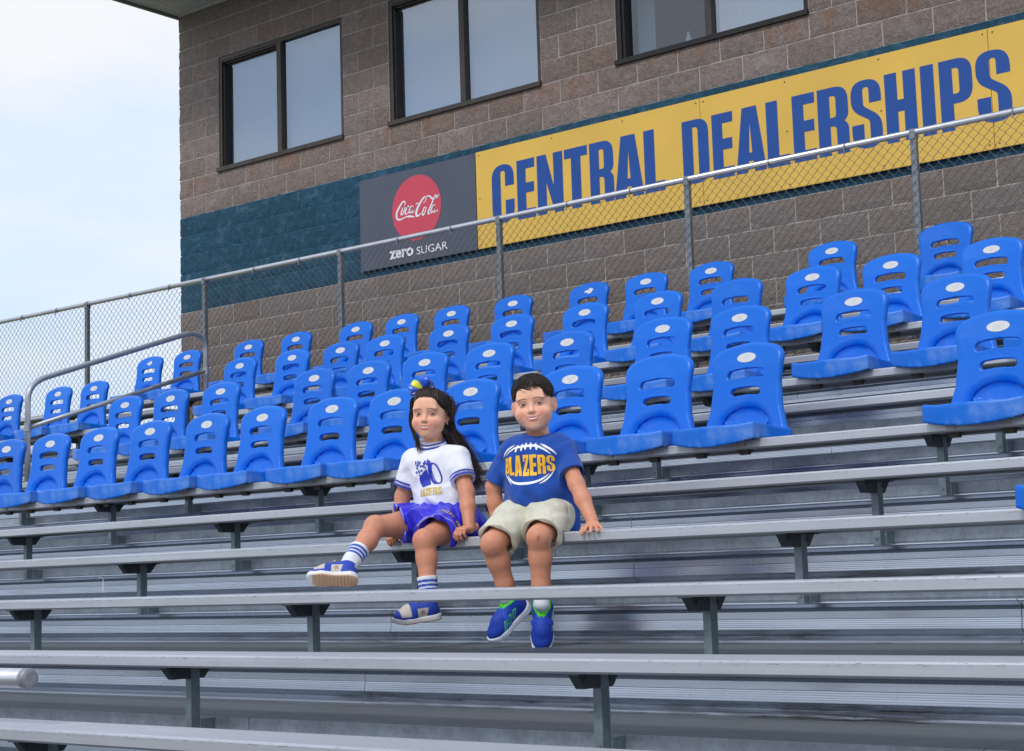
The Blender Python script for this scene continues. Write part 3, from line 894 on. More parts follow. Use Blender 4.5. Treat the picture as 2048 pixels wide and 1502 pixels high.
pr = empty('guard_rail', (7.9, -7.9, GZ))
tag(pr, 'bright pipe guard rail with a capped end in front of the lowest bench', 'guard rail')
pinv = Matrix.Translation((-7.9, 7.9, -GZ))
m = MB(); m.tube([(5.6, -7.9, -4.149), (8.775, -7.9, -4.149)], .0325, 24); o = m.build('pipe', M['rail'], pr, smooth=True); o.matrix_parent_inverse = pinv
m = MB(); m.tube([(8.755, -7.9, -4.149), (8.776, -7.9, -4.149), (8.783, -7.9, -4.149), (8.786, -7.9, -4.149)], [.0335, .0335, .031, .022], 24); o = m.build('end_cap', plain('end_cap_metal', (.28, .29, .31), .5, .4, None, 60, .2), pr); o.matrix_parent_inverse = pinv
for x in (5.8, 7.9):
    m = MB(); m.tube([(x, -7.9, GZ), (x, -7.9, -4.17)], .028, 14); o = m.build('post', M['rail'], pr, smooth=True); o.matrix_parent_inverse = pinv

# ------------------------------------------------------------------ signed-distance modelling
class SDF:
    def __init__(s, lo, hi, h):
        s.h = h; s.lo = np.array(lo, np.float32)
        n = np.ceil((np.array(hi) - np.array(lo)) / h).astype(int) + 1
        s.n = n
        s.ax = [(s.lo[i] + h * np.arange(n[i])).astype(np.float32) for i in range(3)]
        s.d = np.full(n, 1.0, np.float32)
    def sub(s, lo, hi, pad):
        sl = []
        for i in range(3):
            a = int(np.floor((lo[i] - pad - s.lo[i]) / s.h)); b = int(np.ceil((hi[i] + pad - s.lo[i]) / s.h)) + 1
            a = max(a, 0); b = min(b, int(s.n[i]))
            if b - a < 1: return None
            sl.append(slice(a, b))
        g = np.meshgrid(s.ax[0][sl[0]], s.ax[1][sl[1]], s.ax[2][sl[2]], indexing='ij', sparse=True)
        return tuple(sl), g
    def all(s): return np.meshgrid(*s.ax, indexing='ij', sparse=True)
    @staticmethod
    def smin(a, b, k):
        if k <= 0: return np.minimum(a, b)
        h = np.clip(.5 + .5 * (b - a) / k, 0, 1)
        return b * (1 - h) + a * h - k * h * (1 - h)
    @staticmethod
    def smax(a, b, k): return -SDF.smin(-a, -b, k)
    def put(s, sl, d, k, op='u'):
        cur = s.d[sl]
        if op == 'u': s.d[sl] = s.smin(cur, d, k)
        elif op == 's': s.d[sl] = s.smax(cur, -d, k)
    def cone(s, a, b, ra, rb, k=.01, op='u', sq=None):
        # round cone between a and b
        a = np.array(a, np.float32); b = np.array(b, np.float32)
        R = max(ra, rb)
        r = s.sub(np.minimum(a, b) - R, np.maximum(a, b) + R, k + 3 * s.h + .012)
        if r is None: return
        sl, (x, y, z) = r
        ba = b - a; L2 = float(ba @ ba) + 1e-12
        t = np.clip(((x - a[0]) * ba[0] + (y - a[1]) * ba[1] + (z - a[2]) * ba[2]) / L2, 0, 1)
        d = np.sqrt((x - a[0] - t * ba[0]) ** 2 + (y - a[1] - t * ba[1]) ** 2 + (z - a[2] - t * ba[2]) ** 2) - (ra + (rb - ra) * t)
        s.put(sl, d, k, op)
    def chain(s, pts, rs, k=.01):
        for i in range(len(pts) - 1): s.cone(pts[i], pts[i + 1], rs[i], rs[i + 1], k)
    def ell(s, c, r, k=.01, op='u', rot=None):
        # ellipsoid, rot = 3x3 whose rows are local axes
        c = np.array(c, np.float32); r = np.array(r, np.float32)
        R = float(r.max())
        q = s.sub(c - R, c + R, k + 3 * s.h + .012)
        if q is None: return
        sl, (x, y, z) = q
        X, Y, Z = x - c[0], y - c[1], z - c[2]
        if rot is not None:
            m = np.array(rot, np.float32)
            X, Y, Z = (m[0, 0] * X + m[0, 1] * Y + m[0, 2] * Z, m[1, 0] * X + m[1, 1] * Y + m[1, 2] * Z, m[2, 0] * X + m[2, 1] * Y + m[2, 2] * Z)
        k0 = np.sqrt((X / r[0]) ** 2 + (Y / r[1]) ** 2 + (Z / r[2]) ** 2)
        k1 = np.sqrt((X / r[0] ** 2) ** 2 + (Y / r[1] ** 2) ** 2 + (Z / r[2] ** 2) ** 2) + 1e-9
        s.put(sl, k0 * (k0 - 1) / k1, k, op)
    def mesh(s):
        d = s.d; nx, ny, nz = d.shape
        ins = d < 0
        mn = np.zeros((nx - 1, ny - 1, nz - 1), np.uint8)
        for i in (0, 1):
            for j in (0, 1):
                for k in (0, 1): mn += ins[i:nx - 1 + i, j:ny - 1 + j, k:nz - 1 + k]
        act = np.argwhere((mn > 0) & (mn < 8))
        idx = np.full((nx - 1, ny - 1, nz - 1), -1, np.int32)
        idx[act[:, 0], act[:, 1], act[:, 2]] = np.arange(len(act))
        acc = np.zeros((len(act), 3), np.float64); cnt = np.zeros(len(act))
        C = [(i, j, k) for i in (0, 1) for j in (0, 1) for k in (0, 1)]
        val = {c: d[act[:, 0] + c[0], act[:, 1] + c[1], act[:, 2] + c[2]].astype(np.float64) for c in C}
        for c in C:
            for ax in range(3):
                if c[ax] == 0:
                    e = list(c); e[ax] = 1; e = tuple(e)
                    a, b = val[c], val[e]
                    m_ = (a < 0) != (b < 0)
                    t = a[m_] / (a[m_] - b[m_])
                    p = np.tile(np.array(c, float), (m_.sum(), 1)); p[:, ax] += t
                    acc[m_] += p; cnt[m_] += 1
        v = (act + acc / cnt[:, None]) * s.h + s.lo
        F = []
        for ax in range(3):
            o = [(1, 2), (2, 0), (0, 1)][ax]
            a_ = [slice(None)] * 3; b_ = [slice(None)] * 3
            a_[ax] = slice(0, -1); b_[ax] = slice(1, None)
            ch = ins[tuple(a_)] != ins[tuple(b_)]
            e = np.argwhere(ch)
            ok = (e[:, o[0]] > 0) & (e[:, o[1]] > 0) & (e[:, o[0]] < d.shape[o[0]] - 1) & (e[:, o[1]] < d.shape[o[1]] - 1)
            e = e[ok]
            flip = ins[e[:, 0], e[:, 1], e[:, 2]]
            def cell(du, dv):
                q = e.copy(); q[:, o[0]] -= du; q[:, o[1]] -= dv
                return idx[q[:, 0], q[:, 1], q[:, 2]]
            q = np.stack([cell(1, 1), cell(0, 1), cell(0, 0), cell(1, 0)], 1)
            q[~flip] = q[~flip][:, ::-1]
            F.append(q)
        return v, np.concatenate(F)

def np_mesh(name, v, f):
    me = D.meshes.new(name)
    me.vertices.add(len(v)); me.vertices.foreach_set('co', np.asarray(v, np.float32).ravel())
    f = np.asarray(f, np.int32)
    me.loops.add(f.size); me.loops.foreach_set('vertex_index', f.ravel())
    me.polygons.add(len(f)); me.polygons.foreach_set('loop_start', np.arange(0, f.size, f.shape[1], dtype=np.int32))
    me.polygons.foreach_set('use_smooth', np.ones(len(f), bool))
    me.update(calc_edges=True)
    me.validate()
    return me

# ------------------------------------------------------------------ blue stadium chair
def yfront(x, z):
    return .212 + .14 * np.clip(z - .05, 0, 1) - .30 * x * x + .10 * np.clip(z - .36, 0, 1)
def make_chair():
    S = SDF((-.262, -.14, -.062), (.262, .345, .50), .0056)
    x, y, z = S.all()
    sm, sx = SDF.smin, SDF.smax
    # back: waisted outline, rounded top, thick slab with rounded front edge
    w = np.interp(z, [0, .06, .16, .27, .34, .40, .50], [.231, .217, .190, .178, .185, .193, .193])
    ztop = .468 - 1.15 * x * x
    o2 = sx(np.abs(x) - w, z - ztop, .055)
    yf = .212 + .14 * np.clip(z - .05, 0, 1) - .30 * x * x + .10 * np.clip(z - .36, 0, 1)
    slab = sx(yf - y, y - yf - .048, .004)
    back = sx(o2, slab, .026)
    # hollow rear
    hol = np.maximum(np.maximum(o2 + .016, (yf + .020) - y), .05 - z)
    back = sx(back, -hol, .004)
    # two arched slots with moulded rims
    for z0, hw, hh in ((.325, .098, .019), (.241, .078, .017)):
        zc = z - (z0 - 1.1 * x * x)
        sl = np.sqrt(np.maximum(np.abs(x) - (hw - hh), 0) ** 2 + zc ** 2) - hh
        rim = np.maximum(sl - .008, np.abs(y - yf - .014) - .016)
        back = np.minimum(back, rim)
        back = sx(back, -sl, .006)
    # arched cove at the foot of the back
    ar = (np.sqrt((x / .158) ** 2 + ((z - .050) / .138) ** 2) - 1) * .138
    dep = yf + .026 * np.clip(-ar / .04, 0, 1)
    back = np.minimum(back, np.maximum(np.maximum(ar - .012, np.abs(y - yf - .034) - .010), .03 - z))
    back = sx(back, -np.maximum(ar, y - dep), .010)
    # seat pan
    yl = -.098 + 1.05 * x * x                      # curved front lip
    hwid = np.interp(y, [-.1, .05, .27], [.214, .214, .228])
    zb = np.where(y < 0.004, -.030 + .62 * x * x, .002)
    ztp = .062 + .010 * np.clip((np.abs(x) - .15) / .06, 0, 1) - .018 * np.clip((y - .0) / .2, 0, 1)
    seat = np.maximum(np.maximum(yl - y, y - .255), np.abs(x) - hwid)
    seat = sx(seat, z - ztp, .012)
    seat = np.maximum(seat, zb - z)
    # under-hollow so the lip reads as a shell
    und = np.maximum(np.maximum(np.maximum(yl + .016 - y, y - .24), np.abs(x) - hwid + .014), z - .030)
    seat = np.maximum(seat, -und)
    d = sm(seat, back, .012)
    # moulded bowl, sunk into seat and foot of the back
    def bowl(dx):
        k = np.sqrt((x / (.172 + dx)) ** 2 + ((y - .085) / (.178 + dx)) ** 2 + ((z - .112) / (.085 + dx)) ** 2)
        return (k - 1) * .085
    shell = np.maximum(np.abs(bowl(0) - .006) - .006, z - .12)
    shell = np.maximum(shell, -(y + .06))
    d = sx(d, -np.maximum(bowl(0), y - yf - .026), .010)
    zlim = np.where(y > yf + .016, .10, ztp - .004)
    pan = np.maximum(np.maximum(np.abs(bowl(.004)) - .0055, z - zlim), np.maximum(yl + .01 - y, np.abs(x) - hwid + .004))
    d = np.minimum(d, pan)
    d = np.where((z < .004) & (y > .006), np.maximum(d, .002 - z), d)
    S.d = d.astype(np.float32)
    v, f = S.mesh()
    return np_mesh('shell', v, f)
ct = NT('chair_blue_plastic')
cp = ct.obj()
cn = ct.noise(cp, 7, 5, .6)
coi = ct.node('ShaderNodeObjectInfo')
cc = ct.mix(coi.outputs['Random'], (.0002, .130, .60), (.0003, .148, .67))
cn2 = ct.noise(ct.mapping(cp, (1, 1, .35)), 16, 5, .7)
cz = ct.sep(cp)
chalk = ct.math('MULTIPLY', ct.math('MULTIPLY', ct.ramp(cz[2], [(.02, .9), (.10, .15), (.5, .1)]), ct.ramp(cn, [(.50, 0), (.70, 1)])), ct.ramp(cn2, [(.3, .3), (.65, 1)]))
cc = ct.mix(ct.math('MULTIPLY', chalk, .6), cc, (.25, .42, .72))
ct.set(Specular_IOR_Level=.35)
ct.out(cc, ct.bump(ct.noise(cp, 180, 2), .04, .002), ct.ramp(cn, [(.3, .26), (.7, .40)]))
M['chair'] = ct.m
M['sticker'] = plain('sticker_paper', (.62, .62, .62), .55, 0, None, 60, .06)
M['sticker_v'] = plain('sticker_mark', (.53, .55, .45), .55)
M['clamp'] = plain('clamp_steel', (.46, .43, .39), .45, .4, None, 40, .2)
M['clamp_dark'] = plain('clamp_hook', (.045, .038, .032), .6, .2)
CH = make_chair()
def oval_mesh(hx=.050, hz=.0225, rings=4, n=28, lift=.0016, zc=.396):
    v = [(0, 0)]; f = []
    for r in range(1, rings + 1):
        for k in range(n): v.append((hx * r / rings * math.cos(2 * math.pi * k / n), hz * r / rings * math.sin(2 * math.pi * k / n)))
    for k in range(n): f.append((0, 1 + k, 1 + (k + 1) % n))
    for r in range(1, rings):
        for k in range(n):
            a = 1 + (r - 1) * n
            f.append((a + k, a + n + k, a + n + (k + 1) % n, a + (k + 1) % n))
    return mesh('sticker', [(x, float(yfront(x, z + zc)) - lift, z + zc) for x, z in v], f)
STK = oval_mesh()
STK_T = mesh('sticker', [(x * .8 + (.01 if z > .396 else 0), y, z if x > -.01 else .396 + (z - .396) * .55) for x, y, z in [tuple(p.co) for p in oval_mesh().vertices]], [tuple(p.vertices) for p in oval_mesh().polygons])
va, fa = stroke2d([(-.012, .011), (0, -.011), (.012, .011)], .0030, 1)
VMK = mesh('mark', [(x, float(yfront(x, z + .396)) - .0026, z + .396) for x, z, _ in va], fa)
mcl = MB(); mcl.box((-.021, -.004, -.034), (.021, -.0005, .002)); mcl.box((-.021, -.004, .0005), (.021, .12, .0028)); CLP = mesh('clamp', mcl.v, mcl.f)
mck = MB(); mck.box((-.022, .018, -.066), (.022, .045, -.0455)); mck.box((-.030, .012, -.050), (.030, .055, -.0452)); HOK = mesh('hook', mck.v, mck.f)
CHX = {5: [3.803, 4.299, 4.807, 5.321, 5.852, 6.341, 6.921, 7.391, 7.936, 8.592, 9.114, 9.593, 10.8, 11.35],
       7: [3.506, 4.031, 4.586, 5.528, 6.031, 6.53, 7.065, 7.659, 8.34, 8.838, 9.536, 10.084, 10.66],
       9: [.218, .97, 1.496, 3.417, 4.027, 4.568, 5.043, 5.675, 6.267, 6.902, 7.493, 8.09, 8.641, 9.162, 9.79, 10.33],
       11: [.744, 1.311, 2.177, 2.799, 3.549, 4.08, 4.647, 5.305, 6.045, 6.59, 7.16, 8.138, 8.979],
       3: [11.66]}
NUMW = ['', 'first', 'second', 'third', 'fourth', 'fifth', 'sixth', 'seventh', 'eighth', 'ninth', 'tenth', 'eleventh', 'twelfth', 'thirteenth', 'fourteenth', 'fifteenth', 'sixteenth']
ROWN = {5: 'front row', 7: 'second row', 9: 'third row', 11: 'top row'}
NOSTK = {(5, 10), (9, 11), (11, 12)}
TORN = {(11, 0), (11, 8)}
SPECIAL = {(5, 7): 'blue plastic chair directly left of the girl\'s head in the front row', (5, 8): 'blue plastic chair in the front row between the two children\'s heads',
           (5, 9): 'blue plastic chair directly right of the boy\'s head in the front row', (5, 10): 'front row blue plastic chair without an oval sticker',
           (5, 11): 'front row blue plastic chair right of the one without a sticker', (5, 12): 'big front row blue chair standing apart near the right edge',
           (9, 11): 'third row blue plastic chair without an oval sticker', (11, 12): 'top row blue plastic chair without an oval sticker, rightmost of its row',
           (11, 0): 'leftmost top row blue chair with a torn sticker, framed by the stair rail', (11, 8): 'top row blue chair with a partly torn oval sticker, mid row',
           (3, 0): 'blue chair cut by the right edge, on the children\'s bench'}
for k, xs in CHX.items():
    for i, x in enumerate(xs):
        c = empty('stadium_chair', (x, rowY(k), rowZ(k)))
        c.rotation_euler = (0, 0, rng.uniform(-.025, .025))
        st = '' if (k, i) in NOSTK else ' with a white oval sticker'
        lab = SPECIAL.get((k, i)) or 'blue plastic chair%s, %s from the left in the %s' % (st, NUMW[i + 1], ROWN[k])
        tag(c, lab, 'chair', 'blue stadium chairs')
        link('shell', CH, M['chair'], c)
        if (k, i) not in NOSTK:
            link('sticker', STK_T if (k, i) in TORN else STK, M['sticker'], c)
            if (k, i) not in TORN: link('mark', VMK, M['sticker_v'], c)
        for sxx in (-.115, .115):
            link('clamp', CLP, M['clamp'], c, (sxx, 0, 0))
            link('hook', HOK, M['clamp_dark'], c, (sxx, 0, 0))
# ------------------------------------------------------------------ the two children
V = lambda *a: np.array(a, np.float64)
def unit(v): v = np.asarray(v, float); return v / np.linalg.norm(v)
def frame(F, U):
    F = unit(F); U = np.asarray(U, float); U = unit(U - F * (U @ F)); L = np.cross(U, F)
    return L, F, U                                  # left, forward, up
def to_world(v, C, fr):
    L, F, U = fr
    return np.asarray(C) + v[:, :1] * L + v[:, 1:2] * F + v[:, 2:3] * U
def sstep(a, b, x): t = np.clip((x - a) / (b - a), 0, 1); return t * t * (3 - 2 * t)
def vcol(me, col):
    a = me.color_attributes.new('Col', 'FLOAT_COLOR', 'POINT')
    c = np.ones((len(col), 4), np.float32); c[:, :3] = col
    a.data.foreach_set('color', c.ravel())
def attr_mat(name, rough=.5, spec=.5, sss=0, bump=None, sheen=0, noise_amt=.05, nscale=60, metal=0, fold=None):
    t = NT(name)
    at = t.node('ShaderNodeAttribute'); at.attribute_name = 'Col'
    n = t.noise(t.pos(), nscale, 4, .6)
    c = t.mix(1, at.outputs['Color'], t.ramp(n, [(.3, 1 - noise_amt), (.7, 1 + noise_amt)]), 'MULTIPLY')
    t.b.inputs['Specular IOR Level'].default_value = spec
    if sss:
        t.b.inputs['Subsurface Weight'].default_value = sss
        t.b.inputs['Subsurface Radius'].default_value = (1, .35, .2)
        t.b.inputs['Subsurface Scale'].default_value = .008
    if sheen: t.b.inputs['Sheen Weight'].default_value = sheen
    nrm = None
    if bump: nrm = t.bump(t.noise(t.pos(), bump[0], 4, .6), bump[1], bump[2])
    if fold:
        w = t.noise(t.mapping(t.pos(), (1, 1, .6)), fold[0], 1.5, .45, .9)
        nrm = t.bump(w, fold[1], fold[2], nrm)
    return t.out(c, nrm, rough, metal)
M['skin'] = attr_mat('skin', .48, .35, .18, (260, .14, .002), 0, .07, 55)
M['cloth'] = attr_mat('cotton', .85, .2, 0, (700, .15, .001), .15, .03, 300, 0, (12, .8, .03))
M['satin'] = attr_mat('satin', .28, .6, 0, (300, .03, .001), 0, .02, 200, 0, (17, .6, .016))
M['shoe'] = attr_mat('shoe_material', .6, .35, 0, (500, .2, .001), 0, .05, 300)
M['hair'] = attr_mat('hair', .36, .45, 0, None, 0, .25, 90)

def cat(parts):
    vs, fs, cs = [], [], []; n = 0
    for v, f, c in parts:
        vs.append(v); fs.append(np.asarray(f) + n); cs.append(np.broadcast_to(c, (len(v), 3)) if np.ndim(c) == 1 else c); n += len(v)
    return np.concatenate(vs), np.concatenate(fs), np.concatenate(cs)
def put_mesh(name, parts, mat, parent, base):
    v, f, c = cat(parts)
    me = np_mesh(name, v - np.asarray(base), f)
    vcol(me, c)
    return link(name, me, mat, parent)

# ---- head: sculpted in its own frame (x left, y forward, z up), coloured by feature
def head_shape(girl):
    S = SDF((-.096, -.115, -.165), (.096, .115, .118), .0021)
    w = 1.0 if girl else 1.02
    S.ell((0, -.012, .032), (.0725 * w, .086, .072), .0)
    S.ell((0, .012, -.022), (.0675 * w, .066, .070), .03)
    S.ell((0, .030, -.058), (.0555 * w, .050, .040), .03)          # jaw
    S.ell((0, .060, -.088), (.022, .018, .015), .03)              # chin
    for s in (-1, 1):
        S.ell((s * .037 * w, .052, -.040), (.026, .027, .024), .022)  # cheek
        S.ell((s * .030, .074, .016), (.022, .009, .007), .014)   # brow
    S.ell((0, .070, .038), (.048, .016, .030), .025)              # forehead
    for s in (-1, 1):
        S.ell((s * .031, .0925, -.005), (.016, .011, .0065), .010, 's')
        S.ell((s * .0305, .0700, -.0050), (.0130, .0125, .0100), .003)
    S.cone((0, .078, .000), (0, .0895, -.029), .0065, .0085, .012)
    S.ell((0, .0925, -.0320), (.0095, .0085, .0078), .007)
    for s in (-1, 1): S.ell((s * .0100, .0850, -.0350), (.0072, .0080, .0060), .005)
    # mouth mound and lips
    S.ell((0, .070, -.058), (.028, .016, .018), .016)
    S.ell((0, .0830, -.0535), (.020, .0050, .0034), .005)
    S.ell((0, .0825, -.0660), (.017, .0058, .0045), .005)
    S.ell((0, .0905, -.0592), (.021, .0055, .0018), .003, 's')
    # ears
    for s in (-1, 1):
        rot = np.array([[math.cos(.35), s * math.sin(.35), 0], [-s * math.sin(.35), math.cos(.35), 0], [0, 0, 1]])
        S.ell((s * .0765 * w, -.010, -.010), (.0085, .0175, .0275), .006, 'u', rot)
        S.ell((s * .0845 * w, -.003, -.006), (.006, .010, .016), .005, 's', rot)
        S.ell((s * .071 * w, -.006, -.032), (.007, .009, .009), .006)
    # neck
    S.cone((0, -.018, -.060), (0, -.034, -.165), .040, .041, .022)
    v, f = S.mesh()
    return v, f
def head_colors(v, girl):
    x, y, z = v[:, 0], v[:, 1], v[:, 2]
    ax = np.abs(x)
    skin = np.array(srgb(238, 180, 150)) if girl else np.array(srgb(241, 184, 155))
    c = np.tile(skin, (len(v), 1))
    def mixc(m, col):
        nonlocal c
        m = np.clip(m, 0, 1)[:, None]; c = c * (1 - m) + np.array(col) * m
    front = sstep(.045, .065, y)
    mixc(.50 * front * np.exp(-(((ax - .038) / .020) ** 2 + ((z + .042) / .018) ** 2)), srgb(205, 112, 96))
    mixc(.25 * front * np.exp(-((x / .012) ** 2 + ((z + .034) / .010) ** 2)), srgb(205, 120, 100))
    mixc(.30 * sstep(.066, .078, ax) * (np.abs(z + .01) < .04), srgb(196, 105, 88))
    # brows
    zb = .0125 + .0050 * (1 - ((ax - .029) / .022) ** 2) - .0012 * (ax - .03) / .02
    mixc(front * .78 * sstep(.0036, .0010, np.abs(z - zb)) * sstep(.009, .015, ax) * sstep(.052, .046, ax), srgb(64, 42, 34))
    # eyes: almond, iris, lid line
    ex = (ax - .0305)
    up = .0048 * (1 - (ex / .0135) ** 2); lo = -.0036 * (1 - (ex / .0135) ** 2)
    zz = z + .0052
    ins = sstep(0, .0012, up - zz) * sstep(0, .0012, zz - lo) * (np.abs(ex) < .0130) * front
    mixc(ins * .95, srgb(226, 214, 208))
    gz = .0030 if girl else .0020
    ir = np.sqrt((x - np.sign(x) * .0305 - gz) ** 2 + (zz - .0004) ** 2)
    mixc(ins * sstep(.0072, .0056, ir), srgb(24, 13, 10))
    lid = sstep(.0022, .0006, np.abs(zz - up - .0006)) * (np.abs(ex) < .0145) * front
    mixc(lid * .92, srgb(34, 22, 20))
    mixc(.35 * sstep(.0020, .0005, np.abs(zz - lo + .0004)) * (np.abs(ex) < .0135) * front, srgb(90, 52, 42))
    mixc(.16 * front * np.exp(-((ex / .014) ** 2 + ((zz + .0075) / .0032) ** 2)), srgb(160, 100, 84))
    # nostrils
    mixc(.55 * front * np.exp(-(((ax - .0060) / .0030) ** 2 + ((z + .0400) / .0018) ** 2)), srgb(92, 44, 36))
    # smile
    sl = .0 if girl else .05
    zm = -.0620 + 15.0 * x * x + sl * x * -1.0
    mw = .0280
    lipm = (ax < mw) * front
    mixc(.70 * lipm * sstep(.0058, .0036, np.abs(z - (zm + .0042))) * (1 - (ax / mw) ** 4), srgb(190, 96, 90))
    mixc(.75 * lipm * sstep(.0070, .0046, np.abs(z - (zm - .0062))) * (1 - (ax / mw) ** 3), srgb(200, 104, 98))
    th = .0038 * (1 - (ax / (mw * .98)) ** 2)
    mixc(.85 * lipm * sstep(-.0008, .0006, th - np.abs(z - zm)), srgb(92, 36, 34))
    tt = lipm * (ax < mw * .80) * sstep(0, .0008, th * .92 - np.abs(z - zm - .0006))
    mixc(tt * .92, srgb(234, 218, 208))
    mixc(.35 * front * sstep(.004, .001, np.abs(ax - mw - .002)) * sstep(.006, .002, np.abs(z - zm)), srgb(130, 70, 60))
    return c

# ---- hand: wrist at the origin, x to the fingers, y to the thumb, z to the back of the hand
def hand_shape(side, mcp, pip, dip, spread=.12, thumb_out=.6, sc=1.0):
    S = SDF((-.045, -.07, -.085), (.125, .075, .045), .0022)
    kn = [(.056, .0235), (.0595, .0085), (.0565, -.0065), (.050, -.0205)]
    ln = [(.024, .016, .012), (.027, .018, .013), (.025, .017, .0125), (.019, .012, .011)]
    rad = [.0078, .0080, .0076, .0068]
    for (kx, ky), r in zip(kn, rad):
        S.cone((.004, ky * .72, .0), (kx, ky, .002), .0135, .0098, .010)
    S.ell((.022, .018, -.006), (.024, .014, .012), .008)
    S.cone((-.045, 0, 0), (.006, 0, 0), .0195, .0165, .012)
    nails = []
    for i, ((kx, ky), L, r) in enumerate(zip(kn, ln, rad)):
        a = 0.0; yaw = (1.5 - i) * spread
        p = np.array([kx, ky, .002])
        pts = [p]
        for j, l in enumerate(L):
            a += (mcp, pip, dip)[j] * (1 + .06 * (i - 1))
            d = np.array([math.cos(a) * math.cos(yaw), math.sin(yaw) * math.cos(a * .6), -math.sin(a)])
            p = p + d * l; pts.append(p)
        S.chain(pts, [r * 1.1, r, r * .92, r * .80], .0025)
        nails.append((pts[-1], pts[-1] - pts[-2], r * .8))
    t0 = np.array([.012, .018, -.006])
    t1 = t0 + np.array([.022, .020 * thumb_out + .004, -.006]); t2 = t1 + np.array([.020, .006 * thumb_out, -.008]); t3 = t2 + np.array([.014, .0, -.007])
    S.chain([t0, t1, t2, t3], [.0125, .0098, .0086, .0070], .005)
    v, f = S.mesh()
    v = v.copy()
    if side < 0: v[:, 1] *= -1; f = f[:, ::-1]
    return v * sc, f, nails
def hand_world(v, C, xd, zd):
    x = unit(xd); z = np.asarray(zd, float); z = unit(z - x * (z @ x)); y = np.cross(z, x)
    return np.asarray(C) + v[:, :1] * x + v[:, 1:2] * y + v[:, 2:3] * z

# ---- shoe: heel at the origin, x to the toe, y left, z up
def shoe_parts(L=.195, W=1.0):
    k = L / .195
    lo, hi = (-.015, -.06, -.012), (.215, .06, .125)
    S = SDF(lo, hi, .0021)
    S.cone((.036, 0, .036), (.040, 0, .074), .0345, .0325, .02)
    S.cone((.045, 0, .050), (.120, 0, .036), .0350, .0340, .02)
    S.ell((.140, -.001, .028), (.052, .0385, .033), .02)
    S.ell((.100, 0, .058), (.050, .024, .020), .02)              # tongue
    S.cone((.050, 0, .100), (.064, 0, .150), .0245, .030, .006, 's')
    S.cone((.044, 0, .085), (.046, 0, .110), .0245, .0255, .006, 's')
    x, y, z = S.all(); S.d = np.maximum(S.d, .010 - z)
    up = S.mesh()
    S = SDF((-.02, -.07, -.02), (.225, .07, .05), .0028)
    x, y, z = S.all()
    def c2(cx, cy, r): return np.sqrt((x - cx) ** 2 + (y - cy) ** 2) - r
    def seg(ax, ay, bx, by, ra, rb):
        dx, dy = bx - ax, by - ay; t = np.clip(((x - ax) * dx + (y - ay) * dy) / (dx * dx + dy * dy), 0, 1)
        return np.sqrt((x - ax - t * dx) ** 2 + (y - ay - t * dy) ** 2) - (ra + (rb - ra) * t)
    o = np.minimum(np.minimum(seg(.034, 0, .09, .0, .0385, .0345), seg(.09, 0, .138, -.001, .0345, .0425)), seg(.138, -.001, .162, -.002, .0425, .037))
    zt = .022 + .006 * np.clip(1 - x / .08, 0, 1) + .008 * np.clip((x - .165) / .03, 0, 1)
    zb = .0 + .012 * np.clip((x - .150) / .05, 0, 1) ** 1.5
    S.d = SDF.smax(SDF.smax(o, z - zt, .006), zb - z, .004).astype(np.float32)
    so = S.mesh()
    return up, so, k
SHOE = shoe_parts()
def shoe_tf(v, heel, toe_dir, up_dir, k=1.0, mirror=False):
    x = unit(toe_dir); z = np.asarray(up_dir, float); z = unit(z - x * (z @ x)); y = np.cross(z, x)
    return np.asarray(heel) + (v[:, :1] * x + v[:, 1:2] * y + v[:, 2:3] * z) * k
def shoe_pts(pts, heel, toe_dir, up_dir, k=1.0): return shoe_tf(np.array(pts, float), heel, toe_dir, up_dir, k)

def strands_mesh(paths, r0, n=3, taper=.25):
    vs, fs = [], []
    for P, r in paths:
        P = np.asarray(P, float); m_ = len(P)
        T = np.gradient(P, axis=0); T /= (np.linalg.norm(T, axis=1, keepdims=True) + 1e-9)
        a = np.where(np.abs(T[:, 2:3]) < .9, np.array([[0, 0, 1.]]), np.array([[1., 0, 0]]))
        u = np.cross(T, a); u /= (np.linalg.norm(u, axis=1, keepdims=True) + 1e-9); w = np.cross(T, u)
        tt = np.linspace(0, 1, m_); rr = (r * (1 - (1 - taper) * tt ** 2))[:, None]
        b = sum(len(x) for x in vs)
        ring = [P + (u * math.cos(2 * math.pi * k / n) + w * math.sin(2 * math.pi * k / n)) * rr for k in range(n)]
        vs.append(np.stack(ring, 1).reshape(-1, 3))
        i = np.arange(m_ - 1)[:, None]; k = np.arange(n)[None]
        q = np.stack([b + i * n + k, b + i * n + (k + 1) % n, b + (i + 1) * n + (k + 1) % n, b + (i + 1) * n + k], -1).reshape(-1, 4)
        fs.append(q)
    return np.concatenate(vs), np.concatenate(fs)

